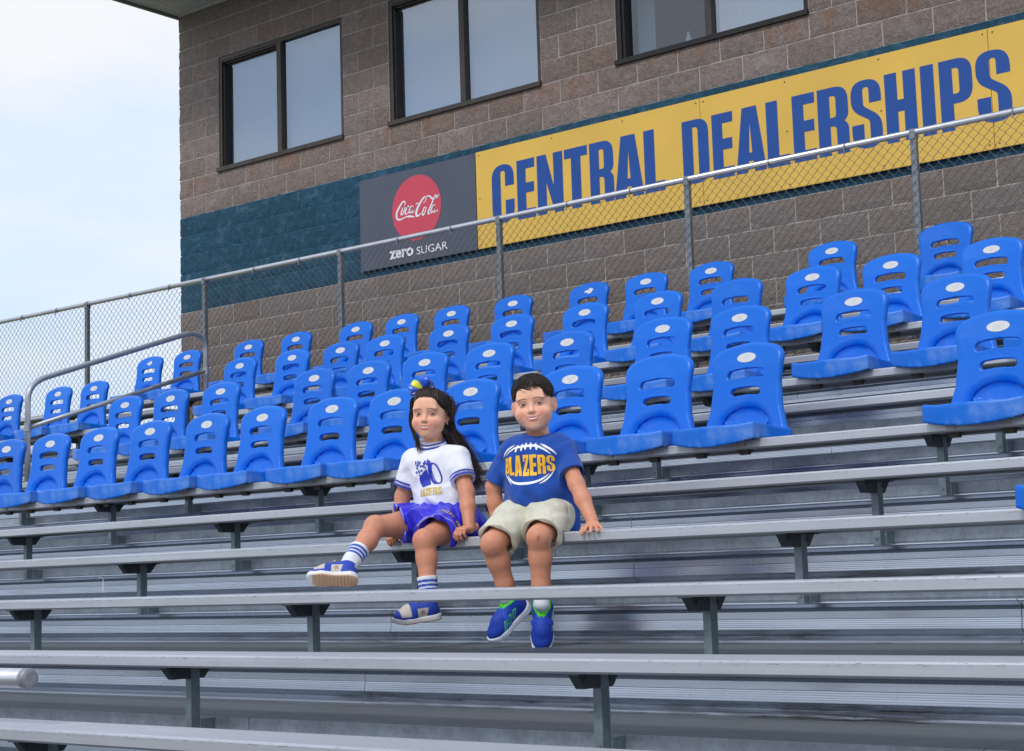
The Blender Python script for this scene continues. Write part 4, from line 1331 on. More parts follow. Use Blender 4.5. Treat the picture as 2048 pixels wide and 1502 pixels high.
class BVH:
    def __init__(s, o):
        from mathutils.bvhtree import BVHTree
        me = o.data; off = Vector(o['_b']) if '_b' in o else Vector((0, 0, 0))
        s.t = BVHTree.FromPolygons([Vector(p.co) for p in me.vertices], [tuple(p.vertices) for p in me.polygons])
def decal(name, v, f, surf, C, right, up, mat, parent, base, lift=.0018, maxd=.35):
    # lay flat artwork (x right, y up) on a garment along the chest normal
    right = unit(right); up = unit(np.asarray(up) - right * (np.asarray(up) @ right)); nrm = np.cross(right, up)
    bm = bmesh.new()
    bv = [bm.verts.new((p[0], p[1], 0)) for p in v]
    for q in f:
        try: bm.faces.new([bv[i] for i in q])
        except ValueError: pass
    bmesh.ops.triangulate(bm, faces=bm.faces)
    for _ in range(3):
        es = [e for e in bm.edges if e.calc_length() > .009]
        if es: bmesh.ops.subdivide_edges(bm, edges=es, cuts=1)
        bmesh.ops.triangulate(bm, faces=[q for q in bm.faces if len(q.verts) > 3])
    bad = []
    for p in bm.verts:
        o = np.asarray(C) + right * p.co.x + up * p.co.y + nrm * .15 - np.asarray(base)
        hit, n_, i_, d_ = surf.t.ray_cast(Vector(o), Vector(-nrm), maxd)
        if hit is None: bad.append(p); continue
        p.co = hit + Vector(nrm) * lift
    bmesh.ops.delete(bm, geom=bad, context='VERTS')
    me = D.meshes.new(name); bm.to_mesh(me); bm.free()
    return link(name, me, mat, parent, smooth=True)
M['print_gold'] = plain('print_gold', srgb(246, 188, 46), .6)
M['print_white'] = plain('print_white', (.80, .82, .86), .6)
M['print_blue'] = plain('print_blue_glitter', srgb(44, 60, 178), .35, 0, None, 900, .5)
M['print_glit'] = plain('print_gold_glitter', srgb(205, 178, 84), .35, 0, None, 900, .4)
ZUP = V(0, 0, 1)
YD, ZD = rowY(3), rowZ(3)
RIMG = V(r2.x, r2.y, r2.z)
def capped(S, a, b, ra, rb, k, cut_a=None, cut_b=None):
    pass
# ================================================================== boy
def build_boy():
    base = V(9.44, -6.03, ZD)
    root = empty('person', tuple(base))
    tag(root, 'child in blue football t-shirt and pale khaki shorts sitting on the bench', 'person')
    f2 = V(math.sin(.44), -math.cos(.44), 0); l2 = V(-f2[1], f2[0], 0)
    pel = V(9.431, -6.005, -3.612); neck = V(9.442, -6.022, -3.322)
    hips = {1: V(9.500, -5.985, -3.622), -1: V(9.365, -6.045, -3.622)}
    knee = {1: V(9.598, -6.226, -3.724), -1: V(9.424, -6.292, -3.742)}
    cd = V(.62, -.785, 0); rr = V(.777, .63, 0)
    spec = {1: (V(9.520, -6.110, -3.970), V(.20, -.34, -.90), V(.46, -.66, .45)),
            -1: (V(9.455, -6.112, -3.980), -rr * .70 - ZUP * .68 + cd * .16, -rr * .48 + ZUP * .62 + cd * .42)}
    ank = {q: shoe_pts([(.042, 0, .080)], *spec[q], 1.06)[0] for q in (1, -1)}
    sho = {1: neck + l2 * .102 - ZUP * .050, -1: neck - l2 * .102 - ZUP * .050}
    wr = {1: V(9.742, -6.075, -3.672), -1: V(9.268, -6.075, -3.66)}
    elb = {1: V(9.646, -6.042, -3.520), -1: V(9.270, -6.090, -3.510)}
    S = SDF((9.20, -6.40, -4.06), (9.83, -5.86, -3.25), .0042)
    skin = np.array(srgb(206, 142, 113))
    for s in (-1, 1):
        h, k, a = hips[s], knee[s], ank[s]
        m = (h + k) / 2
        S.chain([h, m, k], [.064, .055, .0430], .02)
        sh = (a - k); back = unit(np.cross(sh, np.cross(V(f2[0], f2[1], 0), sh)))
        S.ell(k + f2 * .008 + ZUP * .004, (.035, .035, .040), .02)
        c1 = k + sh * .30 - f2 * .010
        S.chain([k, c1, k + sh * .72, a], [.0415, .0430, .0340, .0285], .018)
        S.chain([sho[s], (sho[s] + elb[s]) / 2, elb[s], elb[s] * .6 + wr[s] * .4, wr[s]], [.028, .0335, .0310, .0305, .0230], .015)
    S.cone(pel, neck - ZUP * .08 - f2 * .01, .10, .070, .03)
    S.cone(neck - ZUP * .05 - f2 * .006, neck + ZUP * .05, .040, .042, .02)
    vb, fb = S.mesh()
    cb = np.tile(skin, (len(vb), 1))
    for s in (-1, 1):       # pinker knees, small scrape on the left one
        d = np.linalg.norm(vb - (knee[s] + f2 * .05), axis=1)
        m = np.exp(-(d / .035) ** 2)[:, None] * .30
        cb = cb * (1 - m) + np.array(srgb(186, 108, 88)) * m
    kc = knee[1] + V(.62, -.78, 0) * .053 + ZUP * -.004
    for a_, b_ in ((V(-.006, 0, .006), V(.007, 0, -.006)), (V(-.006, 0, -.006), V(.006, 0, .007))):
        t = np.linspace(0, 1, 7)
        for q in t:
            P = kc + a_ * (1 - q) + b_ * q
            m = np.exp(-(np.linalg.norm(vb - P, axis=1) / .0042) ** 2)[:, None] * .35
            cb = cb * (1 - m) + np.array(srgb(120, 52, 44)) * m
    # head
    C = V(9.450, -6.045, -3.192)
    fr = frame(V(.505, -.863, -.05), ZUP + RIMG * -.10)
    vh, fh = head_shape(False); ch = head_colors(vh, False)
    vw = to_world(vh * V(1.05, 1, 1), C, fr)
    # left hand flat on the bench
    hv, hf, _ = hand_shape(-1, .10, .22, .20, .22, 1.0, .92)
    hw = hand_world(hv, wr[1] + V(.002, -.004, -.006), V(.62, -.76, -.20), V(.1, -.15, 1))
    hv2, hf2, _ = hand_shape(1, .3, .5, .4, .1, .6, .92)
    hw2 = hand_world(hv2, wr[-1], V(.1, -.95, -.25), V(0, -.2, 1))
    put_mesh('body', [(vb, fb, cb), (vw, fh, ch), (hw, hf, skin * 1.05), (hw2, hf2, skin)], M['skin'], root, base)

    # hair: combed cap plus short strands
    S = SDF((-.10, -.12, -.09), (.10, .12, .135), .0026)
    S.ell((0, -.010, .040), (.0780, .0930, .0775), 0)
    x, y, z = S.all()
    hl = np.where(y > .0, .048 + .30 * np.clip(y - .03, 0, 1) - .9 * np.clip(np.abs(x) - .045, 0, 1) * 1.2 - .035 * np.clip((.055 - y) / .055, 0, 1), .012 - .075 * np.clip(-y / .05, 0, 1))
    hl = hl + .004 * np.sin(x * 210) + .003 * np.sin(x * 420 + 1)
    side = np.where((np.abs(x) > .055) & (y > -.005), .002 - .25 * np.clip(y, 0, .1), -1.0)
    S.d = np.maximum(S.d, (hl - z))
    S.d = S.d + (.0022 * np.sin(150 * (x * .8 + .6 * y + .15 * z)) * np.sin(60 * (y - x) + 2)).astype(np.float32)
    v1, f1 = S.mesh()
    R_ = np.random.RandomState(3)
    paths = []
    ell_c = np.array([0, -.010, .040]); ell_r = np.array([.0785, .0935, .0780])
    part = np.array([-.035, -.02])
    while len(paths) < 3000:
        d = R_.randn(3); d /= np.linalg.norm(d); p = ell_c + d * ell_r
        X, Y, Z = p
        hline = (.052 + .30 * max(Y - .03, 0) - 1.08 * max(abs(X) - .045, 0) - .035 * min(max((.055 - Y) / .055, 0), 1)) if Y > 0 else (.012 - .075 * min(max(-Y / .05, 0), 1))
        if Z < hline - .003: continue
        if Z > .055:
            g = np.array([.75, .55, -.1]) + R_.randn(3) * .22
        else:
            g = np.array([.08 * np.sign(X), .25 if Y > 0 else -.1, -1.0]) + R_.randn(3) * .18
        L_ = .034 + .022 * R_.rand() if Z > .055 else .010 + .010 * R_.rand()
        pts = [p * 1.0]
        q = p.copy()
        for j in range(4):
            n_ = (q - ell_c) / ell_r ** 2; n_ /= np.linalg.norm(n_)
            t = g - n_ * (g @ n_); t /= np.linalg.norm(t)
            q = q + t * L_ / 4
            e = (q - ell_c) / ell_r; q = ell_c + e / np.linalg.norm(e) * ell_r * (1 + .012 + (.085 if Z > .055 else .006) * (j + 1) / 4 * R_.rand())
            pts.append(q.copy())
        paths.append((pts, .0013))
    v2, f2_ = strands_mesh(paths, .0013)
    hc = np.array(srgb(42, 32, 28))
    hcol2 = np.repeat((hc[None] * (0.6 + 1.1 * R_.rand(len(paths), 1))), 15, axis=0)
    put_mesh('hair', [(to_world(v1 * V(1.04, 1, 1), C, fr), f1, hc * .8), (to_world(v2 * V(1.04, 1, 1), C, fr), f2_, hcol2)], M['hair'], root, base)

    # t-shirt
    S = SDF((9.17, -6.30, -3.72), (9.80, -5.80, -3.22), .0038)
    up_ax = unit(neck - pel)
    for s in (-1, 1):
        S.cone(pel + l2 * .052 * s + ZUP * .015 + f2 * .010, neck + l2 * .042 * s - ZUP * .080 + f2 * .008, .094, .083, .03)
        S.cone(neck + l2 * .026 * s - ZUP * .046, sho[s] + ZUP * .004, .050, .047, .03)
    S.ell(pel + f2 * .040 + ZUP * .070, (.105, .100, .085), .03)
    S.ell(neck - ZUP * .075 + f2 * .016, (.075, .075, .075), .03)
    S.cone(pel + l2 * .088 + ZUP * .045, pel + l2 * .098 - ZUP * .055, .072, .066, .03)
    S.cone(neck - ZUP * .06, neck - ZUP * .026 + f2 * .002, .066, .055, .02)
    x, y, z = S.all()
    hem = pel[2] - .010 + .10 * (f2[0] * (x - pel[0]) + f2[1] * (y - pel[1])) - .22 * np.clip(l2[0] * (x - pel[0]) + l2[1] * (y - pel[1]), -.1, .2) - .75 * np.clip(l2[0] * (x - pel[0]) + l2[1] * (y - pel[1]) - .055, 0, .1)
    S.d = np.maximum(S.d, hem - z)
    B = SDF((9.17, -6.30, -3.72), (9.80, -5.80, -3.22), .0038)
    for s in (-1, 1):
        a = sho[s]; b = elb[s]; ax = unit(b - a); end = a + ax * .142
        B.d[:] = 1
        B.cone(a - ax * .01, end + ax * .05, .0475, .0520, 0)
        pl = (x - end[0]) * ax[0] + (y - end[1]) * ax[1] + (z - end[2]) * ax[2]
        sl = np.maximum(B.d, pl)
        B.d[:] = 1; B.cone(a + ax * .05, end + ax * .08, .036, .0485, 0)
        sl = np.maximum(sl, -np.maximum(B.d, -pl - .03))
        S.d = SDF.smin(S.d, sl.astype(np.float32), .018)
        S.d = np.maximum(S.d, np.where(B.d < 0, np.minimum(pl + .03, 1), -1).astype(np.float32)) if False else S.d
    # neck opening
    S.cone(neck + f2 * .010 + ZUP * .034, neck + ZUP * .10 + f2 * .03, .050, .066, .006, 's')
    # soft folds: from the armpits and across the belly
    u = (x - pel[0]) * l2[0] + (y - pel[1]) * l2[1]; w = (z - pel[2])
    fold = .0065 * np.sin(46 * w + 22 * u + 5 * np.sin(9 * u)) * np.exp(-((w - .035) / .05) ** 2) + .0045 * np.sin(60 * (u * .8 - w * .5) + 3 * np.sin(14 * w)) * np.clip(np.abs(u) / .12, 0, 1) + .003 * np.sin(30 * w - 40 * u)
    fold = fold + .0065 * (np.abs(np.sin(24 * (np.abs(u) * .75 - w * .8) + 1.3 * np.sin(17 * w) + .8 * np.sin(23 * u))) - .6) * np.clip((np.abs(u) - .03) / .09, 0, 1) * np.clip((w - .02) / .08, 0, 1) * np.clip((.29 - w) / .08, 0, 1)
    fold = fold * np.clip((.150 - np.abs(u)) / .03, .12, 1)
    S.d = (S.d + fold).astype(np.float32)
    v, f = S.mesh()
    blue = np.array(srgb(34, 76, 160))
    shirt = put_mesh('t_shirt', [(v, f, blue)], M['cloth'], root, base)
    # ribbed collar
    ring = []
    for k in range(40):
        a = 2 * math.pi * k / 40
        d = l2 * math.cos(a) * .0490 + f2 * math.sin(a) * .0480
        ring.append(neck + d + ZUP * (-.004 - .020 * math.sin(a) + .004 * abs(math.cos(a))) + f2 * .010)
    cm = MB(); cm.tube(ring + [ring[0]], .0078, 8, caps=False)
    cv = np.array(cm.v); put_mesh('collar', [(cv, np.array(cm.f), np.array(srgb(30, 72, 160)))], M['cloth'], shirt, base)
    # print: football outline and word
    surf = BVH(shirt)
    PC = pel + ZUP * .172 + f2 * .05 - l2 * .010
    s_ = .214 / 1400
    def art(strokes):
        m = MB()
        for pts, wd in strokes:
            a, b = stroke2d([((px - 850) * s_, (830 - py) * s_) for px, py in pts], [q * s_ for q in wd], 5); m.add(a, b)
        return m.v, m.f
    st = [([(130, 580), (180, 480), (260, 390), (360, 330), (470, 275)], [6, 30, 48, 44, 4]),
          ([(200, 540), (280, 460), (380, 400), (470, 355), (600, 335), (760, 318), (900, 315), (1050, 325), (1180, 385), (1300, 455), (1435, 560)], [6, 26, 40, 44, 56, 66, 66, 60, 52, 44, 4]),
          ([(1150, 275), (1270, 340), (1400, 420), (1500, 500), (1570, 580)], [4, 60, 50, 34, 4]),
          ([(180, 1000), (230, 1090), (290, 1190), (370, 1300)], [4, 26, 36, 4]),
          ([(240, 1030), (300, 1130), (400, 1225), (560, 1275), (760, 1285), (960, 1265), (1130, 1210), (1260, 1130), (1375, 1040)], [4, 34, 54, 66, 70, 64, 54, 40, 4]),
          ([(1120, 1305), (1250, 1230), (1380, 1110), (1515, 920)], [4, 46, 40, 4])]
    for lx, ly in ((515, 375), (660, 350), (765, 322), (900, 322), (1050, 345)):
        dx = (850 - lx) * .12
        st.append(([(lx + dx, ly - 90), (lx + dx * .3, ly - 30), (lx - dx * .3, ly + 30), (lx - dx * .6, ly + 90)], [26, 50, 54, 34]))
    v, f = art(st); decal('football_print', v, f, surf, PC, l2, ZUP, M['print_white'], shirt, base)
    W = [('B', 180, 290, 600, 1000), ('L', 300, 440, 575, 1050), ('A', 455, 660, 555, 1080), ('Z', 690, 850, 548, 1092), ('E', 875, 1055, 550, 1085), ('R', 1080, 1285, 565, 1050), ('S', 1310, 1505, 590, 990)]
    for chh, xa, xb, ya, yb in W:
        lp = glyph(chh, (xb - xa) * s_, (yb - ya) * s_)
        v, f = fill2d([[(p[0] + (xa - 850) * s_, p[1] + (830 - yb) * s_) for p in q] for q in lp])
        decal('letter', v, f, surf, PC, l2, ZUP, M['print_gold'], shirt, base, .002)

    # shorts
    S = SDF((9.17, -6.40, -3.86), (9.80, -5.82, -3.48), .0032)
    x, y, z = S.all()
    S.ell(pel + ZUP * .0, (.142, .122, .092), 0)
    T = SDF((9.17, -6.40, -3.86), (9.80, -5.82, -3.48), .0032)
    for s in (-1, 1):
        h, k = hips[s], knee[s]; ax = unit(k - h); end = h + ax * (.240 if s > 0 else .238)
        tilt = unit(ax + ZUP * -.28)
        T.d[:] = 1
        T.cone(h, end + ax * .06 - ZUP * .008, .084, .0755, 0)
        pl = (x - end[0]) * tilt[0] + (y - end[1]) * tilt[1] + (z - end[2]) * tilt[2]
        g = np.maximum(T.d, pl)
        T.d[:] = 1; T.cone(h + ax * .10, end + ax * .09 - ZUP * .008, .052, .0720, 0)
        g = np.maximum(g, -np.maximum(T.d, -pl - .10))
        S.d = SDF.smin(S.d, g.astype(np.float32), .020)
    u = (x - pel[0]) * l2[0] + (y - pel[1]) * l2[1]; q = (x - pel[0]) * f2[0] + (y - pel[1]) * f2[1]
    S.d = S.d + (.0028 * np.sin(70 * u + 30 * q + 4 * np.sin(20 * z)) * np.clip(q / .1, 0, 1) + .002 * np.sin(55 * q - 40 * (z - pel[2]))).astype(np.float32)
    S.d = np.maximum(S.d, ZD + .002 - np.where(y > YD - .004, z, 9)).astype(np.float32)
    v, f = S.mesh()
    put_mesh('shorts', [(v, f, np.array(srgb(206, 203, 184)))], M['cloth'], root, base)

    # socks and shoes, heels lifted
    blue = np.array(srgb(28, 62, 170)); green = np.array(srgb(96, 226, 44)); white = np.array((.66, .70, .78))
    for s in (-1, 1):
        heel, td, ud = spec[s]
        k = 1.06
        up, so, _ = SHOE
        x_, y_, z_ = up[0].T
        c = np.tile(blue, (len(up[0]), 1))
        def mx(m, col):
            nonlocal c
            m = np.clip(m, 0, 1)[:, None]; c = c * (1 - m) + np.asarray(col) * m
        rimz = sstep(.078, .084, z_) * (x_ < .085)
        mx(rimz, green)
        for j in range(3):          # three outlined bars on each flank
            u_ = x_ - (.070 + .022 * j) + .8 * (z_ - .045); w_ = z_ - (.046 - .004 * j)
            o_ = np.maximum(np.abs(u_) - .0060, np.abs(w_) - .0125)
            mx(sstep(.0024, .0012, np.abs(o_ + .0006)) * (np.abs(y_) > .016), green)
        sh_ = put_mesh('shoe', [(shoe_tf(up[0], heel, td, ud, k), up[1], c)], M['shoe'], root, base)
        put_mesh('sole', [(shoe_tf(so[0], heel, td, ud, k), so[1], white)], M['shoe'], sh_, base)
        strap = []
        for a in np.linspace(-1.25, 1.25, 15):
            strap.append((.092, .0430 * math.sin(a), .036 + .0475 * math.cos(a)))
        sp = shoe_pts(strap, heel, td, ud, k); sp2 = shoe_pts([(p[0] + .016, p[1], p[2] - .006) for p in strap], heel, td, ud, k)
        vv = np.concatenate([sp, sp2]); ff = np.array([(i, i + 1, i + 16, i + 15) for i in range(14)])
        put_mesh('strap', [(vv, ff, np.array(srgb(36, 78, 196)))], M['shoe'], sh_, base)
        lc = MB()
        for yy in (-.006, .006):
            lc.tube([tuple(p) for p in shoe_pts([(.118, yy, .0655), (.135, yy, .0600), (.150, yy * 1.1, .0555)], heel, td, ud, k)], .0016, 6)
            lc.tube([tuple(p) for p in shoe_pts([(.068, yy, .092), (.080, yy, .088), (.092, yy, .0815)], heel, td, ud, k)], .0018, 6)
        me_ = put_mesh('lace', [(np.array(lc.v), np.array([q for q in lc.f if len(q) == 4]), green)], M['shoe'], sh_, base)
        # sock
        S = SDF((9.30, -6.30, -4.10), (9.68, -6.0, -3.90), .003)
        hp = shoe_pts([(.042, 0, .055), (.044, 0, .095)], heel, td, ud, k)
        top = ank[s] * .80 + knee[s] * .20
        S.chain([hp[0], hp[1], top], [.026, .0275, .0345], .012)
        ax = unit(knee[s] - ank[s]); x, y, z = S.all()
        S.d = np.maximum(S.d, (x - top[0]) * ax[0] + (y - top[1]) * ax[1] + (z - top[2]) * ax[2]).astype(np.float32)
        v, f = S.mesh()
        if len(v): put_mesh('sock', [(v, f, np.array((.72, .74, .80)))], M['cloth'], root, base)
    return root
build_boy()
# ================================================================== girl
def build_girl():
    base = V(8.93, -6.03, ZD)
    root = empty('person', tuple(base))
    tag(root, 'child with long dark hair and blue bow in white cheer top and blue skirt', 'person')
    f2 = V(math.sin(.21), -math.cos(.21), 0); l2 = V(-f2[1], f2[0], 0)
    rr = V(.777, .63, 0); cd = V(.669, -.743, 0)
    pel = V(8.935, -6.005, -3.622); neck = V(8.905, -6.030, -3.318)
    hips = {1: pel + l2 * .066 - ZUP * .008, -1: pel - l2 * .066 - ZUP * .008}
    knee = {1: V(9.047, -6.262, -3.714), -1: V(8.816, -6.300, -3.650)}
    spec = {1: (V(9.095, -6.232, -4.022), V(-.46, -.86, -.10), ZUP + cd * .12),
            -1: (V(8.895, -6.490, -3.868), V(-.74, -.64, .06), ZUP * .80 - cd * .62)}
    KS = 1.0
    ank = {q: shoe_pts([(.040, 0, .078)], *spec[q], KS)[0] for q in (1, -1)}
    sho = {1: neck + l2 * .108 - ZUP * .052, -1: neck - l2 * .098 - ZUP * .052}
    wr = {1: V(9.143, -6.098, -3.668), -1: V(8.752, -6.100, -3.672)}
    elb = {1: V(9.092, -6.048, -3.520), -1: V(8.752, -6.065, -3.520)}
    S = SDF((8.62, -6.62, -4.02), (9.25, -5.86, -3.24), .0042)
    skin = np.array(srgb(203, 139, 110))
    for s in (-1, 1):
        h, k, a = hips[s], knee[s], ank[s]
        S.chain([h, (h + k) / 2, k], [.060, .0535, .0420], .02)
        sh = a - k
        S.ell(k + f2 * .006 + ZUP * .004, (.034, .034, .038), .02)
        bk = -f2 * .008 if s > 0 else -ZUP * .008
        S.chain([k, k + sh * .30 + bk, k + sh * .72, a], [.0405, .0405, .0325, .0270], .018)
        S.chain([sho[s], (sho[s] + elb[s]) / 2, elb[s], elb[s] * .6 + wr[s] * .4, wr[s]], [.028, .0335, .0315, .0305, .0230], .015)
    S.cone(pel, neck - ZUP * .08 - f2 * .01, .090, .060, .03)
    S.cone(neck - ZUP * .05 - f2 * .006, neck + ZUP * .05, .036, .037, .02)
    vb, fb = S.mesh()
    cb = np.tile(skin, (len(vb), 1))
    for s in (-1, 1):
        d = np.linalg.norm(vb - (knee[s] + f2 * .045 + ZUP * .01), axis=1)
        m = np.exp(-(d / .033) ** 2)[:, None] * .25
        cb = cb * (1 - m) + np.array(srgb(188, 116, 94)) * m
    C = V(8.913, -6.060, -3.186)
    fr = frame(V(.43, -.90, -.04), ZUP + RIMG * .01)
    vh, fh = head_shape(True); ch = head_colors(vh, True)
    vw = to_world(vh * .965, C, fr)
    hv, hf, _ = hand_shape(-1, .95, .75, .4, .05, .5, .88)
    hw = hand_world(hv, wr[1], V(-.05, -.97, -.16), V(.08, -.12, 1))
    hv2, hf2, _ = hand_shape(1, .95, .75, .4, .05, .5, .88)
    hw2 = hand_world(hv2, wr[-1], V(.05, -.97, -.16), V(0, -.12, 1))
    put_mesh('body', [(vb, fb, cb), (vw, fh, ch), (hw, hf, skin * 1.03), (hw2, hf2, skin)], M['skin'], root, base)

    # hair: scalp cap, long locks blown behind the left shoulder, one lock beside the face
    S = SDF((-.10, -.12, -.11), (.10, .12, .135), .0026)
    S.ell((0, -.012, .036), (.0765, .0900, .0755), 0)
    x, y, z = S.all()
    hl = np.where(y > -.01, .060 - 1.6 * np.clip(np.abs(x) - .030, 0, 1) - .5 * np.clip(.04 - y, 0, 1), -.06)
    S.d = np.maximum(S.d, hl - z)
    S.d = (S.d + .0012 * np.sin(330 * x + 40 * y) * np.sin(35 * y)).astype(np.float32)
    v1, f1 = S.mesh(); v1 = to_world(v1 * .975, C, fr)
    L, F, U = fr
    def P(a, b, c): return C + (L * a + F * b + U * c) * .97
    R_ = np.random.RandomState(11)
    K2 = C + rr * .098 - cd * .050 - ZUP * .105
    K3 = C + rr * .146 - cd * .070 - ZUP * .205
    K4 = C + rr * .184 - cd * .065 - ZUP * .305
    def smooth(pts, n):
        pts = np.array(pts); m_ = len(pts); out = []
        for i in range(m_ - 1):
            p0, p1, p2, p3 = pts[max(i - 1, 0)], pts[i], pts[i + 1], pts[min(i + 2, m_ - 1)]
            for k in range(n):
                t = k / n; out.append(.5 * ((2 * p1) + (-p0 + p2) * t + (2 * p0 - 5 * p1 + 4 * p2 - p3) * t * t + (-p0 + 3 * p1 - 3 * p2 + p3) * t ** 3))
        out.append(pts[-1]); return np.array(out)
    paths = []
    for i in range(1900):
        a = R_.rand()
        # roots from the front hairline back over the crown, mostly the left half and the back
        th = R_.uniform(-.25, 1.35); ph = R_.uniform(-.5, 1.0)
        rx, ry = math.sin(th), ph
        d = np.array([math.sin(th), .55 * ph + .1, math.cos(th) * .95 + .08]); d /= np.linalg.norm(d)
        root_ = np.array([0, -.012, .036]) + d * np.array([.078, .091, .077])
        if root_[1] > .045 and root_[2] < .075 - .6 * (abs(root_[0]) - .03): continue
        q = R_.randn(3)
        mid = np.array([.070 + .012 * q[0], -.030 + .018 * q[1] - .02 * (1 - a), .012 + .02 * q[2]])
        over = (root_ + mid) / 2; dd = over - np.array([0, -.012, .030]); over = np.array([0, -.012, .030]) + dd / np.linalg.norm(dd / np.array([.082, .097, .081]))
        low = np.array([.070 + .010 * q[1], -.045 + .016 * q[0], -.055])
        sp_ = R_.randn(3) * np.array([.014, .016, .010])
        e = R_.rand() ** .7
        pts = [P(*root_), P(*over), P(*mid), P(*low), K2 + sp_, K3 + sp_ * 1.3 + R_.randn(3) * .006, K3 * (1 - e) + K4 * e + sp_ * 1.6 + R_.randn(3) * .008]
        paths.append((smooth(pts, 4), .0011 * (.7 + .6 * R_.rand())))
    for i in range(200):       # lock on the right side of the face
        q = R_.randn(3) * .0045; t = R_.rand()
        pts = [P(-.020 - .03 * t, .035 + q[0], .100 - .018 * t), P(-.062 + q[0], .040 + q[1], .060), P(-.0755 + q[1] * .6, .030 + q[2], .005), P(-.070 + q[1], .034 + q[2], -.055), P(-.052 + q[2], .040 + q[0], -.105), P(-.040 + 2 * q[0], .045, -.125 - .04 * R_.rand())]
        paths.append((smooth(pts, 4), .0010))
    for i in range(520):       # swept back from the left temple over the ear
        t = R_.rand(); q = R_.randn(3) * .0035
        def out(a, b, c, k=1.035):
            e = np.array([a, b + .012, c - .036]); e = e / np.linalg.norm(e / np.array([.0765, .090, .0755])) * k; return P(e[0], e[1] - .012, e[2] + .036)
        pts = [out(.030 + .042 * t + q[0] * .5, .066 - .048 * t, .080 - .062 * t + q[1]), out(.058 + .019 * t + q[0], .030 - .030 * t + q[1], .070 - .050 * t, 1.05), out(.0785 + q[0] * .7, -.012 + q[1] * 2, .030 - .030 * t, 1.06), P(.076 + q[0], -.035 + q[1] * 2, -.025), P(.066 + q[0], -.046 + q[1] * 2, -.065), K2 + q * 3.5, K3 + q * 4]
        paths.append((smooth(pts, 4), .0011))
    for i in range(230):       # pulled back over the crown under the bow
        u_ = R_.uniform(-.055, .055); q = R_.randn(3) * .003
        pts = [P(u_, .073 - 6 * u_ * u_ + q[0], .067 - 5.5 * u_ * u_), P(u_ * .9, .045, .100 - 6 * u_ * u_ + q[1]), P(u_ * .6 - .006, .005, .1135 - 5 * u_ * u_ + q[1]), P(u_ * .5, -.05, .100)]
        paths.append((smooth(pts, 4), .0013))
    for i in range(34):        # loose flyaways
        q = R_.randn(3)
        s0 = K2 * R_.rand() + K3 * 0; t = R_.rand()
        s0 = K2 * (1 - t) + K3 * t
        e_ = s0 + rr * (.05 + .07 * R_.rand()) - ZUP * (.02 + .10 * R_.rand()) - cd * .02 * q[2]
        pts = [s0, s0 * .6 + e_ * .4 + ZUP * .018 * q[0], s0 * .25 + e_ * .75 + ZUP * .02 * q[1], e_]
        paths.append((smooth(pts, 6), .0007))
    hc = np.array(srgb(50, 37, 31))
    allv, allf, allc = [], [], []
    nn = 0
    for pth in paths:
        v_, f_ = strands_mesh([pth], .0015)
        allv.append(v_); allf.append(f_ + nn); nn += len(v_)
        allc.append(np.tile(hc * (.5 + 1.5 * R_.rand()), (len(v_), 1)))
    # body of hair under the strands
    Hs = SDF(tuple(np.minimum(C - .12, K4 - .08)), tuple(np.maximum(C + .14, K4 + .08)), .004)
    Hs.chain([P(.045, -.050, .03), P(.052, -.052, -.055), K2 * .96 + P(.05, -.06, -.07) * .04, K3, K3 * .55 + K4 * .45], [.048, .038, .024, .017, .005], .02)
    v3, f3 = Hs.mesh()
    put_mesh('hair', [(v1, f1, hc * .8), (v3, f3, hc * .6), (np.concatenate(allv), np.concatenate(allf), np.concatenate(allc))], M['hair'], root, base)

    # bow
    def petal(org, d, w, ln, lift, col, name, par, curl=1.0):
        d = unit(d); side = unit(np.cross(d, F * .6 + U * .4)); up = np.cross(side, d)
        vv = []; nu, nv = 10, 5
        for i in range(nu + 1):
            t = i / nu
            for j in range(nv + 1):
                s_ = (j / nv - .5) * 2
                ww = w * (.25 + .9 * math.sin(math.pi * min(t * .9 + .06, 1)) ** .7) * .5
                vv.append(org + d * ln * math.sin(t * math.pi * .5) + side * ww * s_ + up * (lift * math.sin(math.pi * t) * curl - .25 * ww * s_ * s_))
        ff = [(i * (nv + 1) + j, i * (nv + 1) + j + 1, (i + 1) * (nv + 1) + j + 1, (i + 1) * (nv + 1) + j) for i in range(nu) for j in range(nv)]
        o = put_mesh(name, [(np.array(vv), np.array(ff), np.array(col))], M['satin'], par, base)
        so = o.modifiers.new('t', 'SOLIDIFY'); so.thickness = .002
        return o
    B0 = P(-.022, .012, .109)
    bow = empty('hair_bow', tuple(B0 - base), root)
    bb = base
    base_b = B0
    def pet(*a): 
        nonlocal base
        keep = base; base = base_b; o = petal(*a); base = keep; return o
    cb1, cb2, cy_ = srgb(30, 92, 214), srgb(40, 44, 120), srgb(226, 222, 70)
    pet(B0, L * .25 + U * 1.0 + F * .1, .042, .052, .014, cb1, 'loop', bow)
    pet(B0, L * .75 + U * .55 - F * .2, .034, .046, .010, cb2, 'loop', bow)
    pet(B0, -L * .85 + U * .45 + F * .2, .030, .056, .012, cy_, 'loop', bow)
    pet(B0, -L * 1.0 + U * .12 + F * .3, .034, .066, .010, cb1, 'loop', bow)
    pet(B0, -L * .80 - U * .42 + F * .45, .026, .062, .008, cb2, 'tail', bow)
    pet(B0, -L * .2 + U * .9 - F * .4, .036, .044, .012, cb1, 'loop', bow)
    pet(B0, L * .95 + U * .12 + F * .1, .018, .050, .006, cb2, 'tail', bow)
    # ear stud
    mb = MB(); e0 = P(.0745, .004, -.045); mb.tube([tuple(e0), tuple(e0 + L * .004)], .0034, 8)
    put_mesh('earring', [(np.array(mb.v), np.array([q for q in mb.f if len(q) == 4]), np.array((.7, .7, .72)))], M['satin'], root, base)

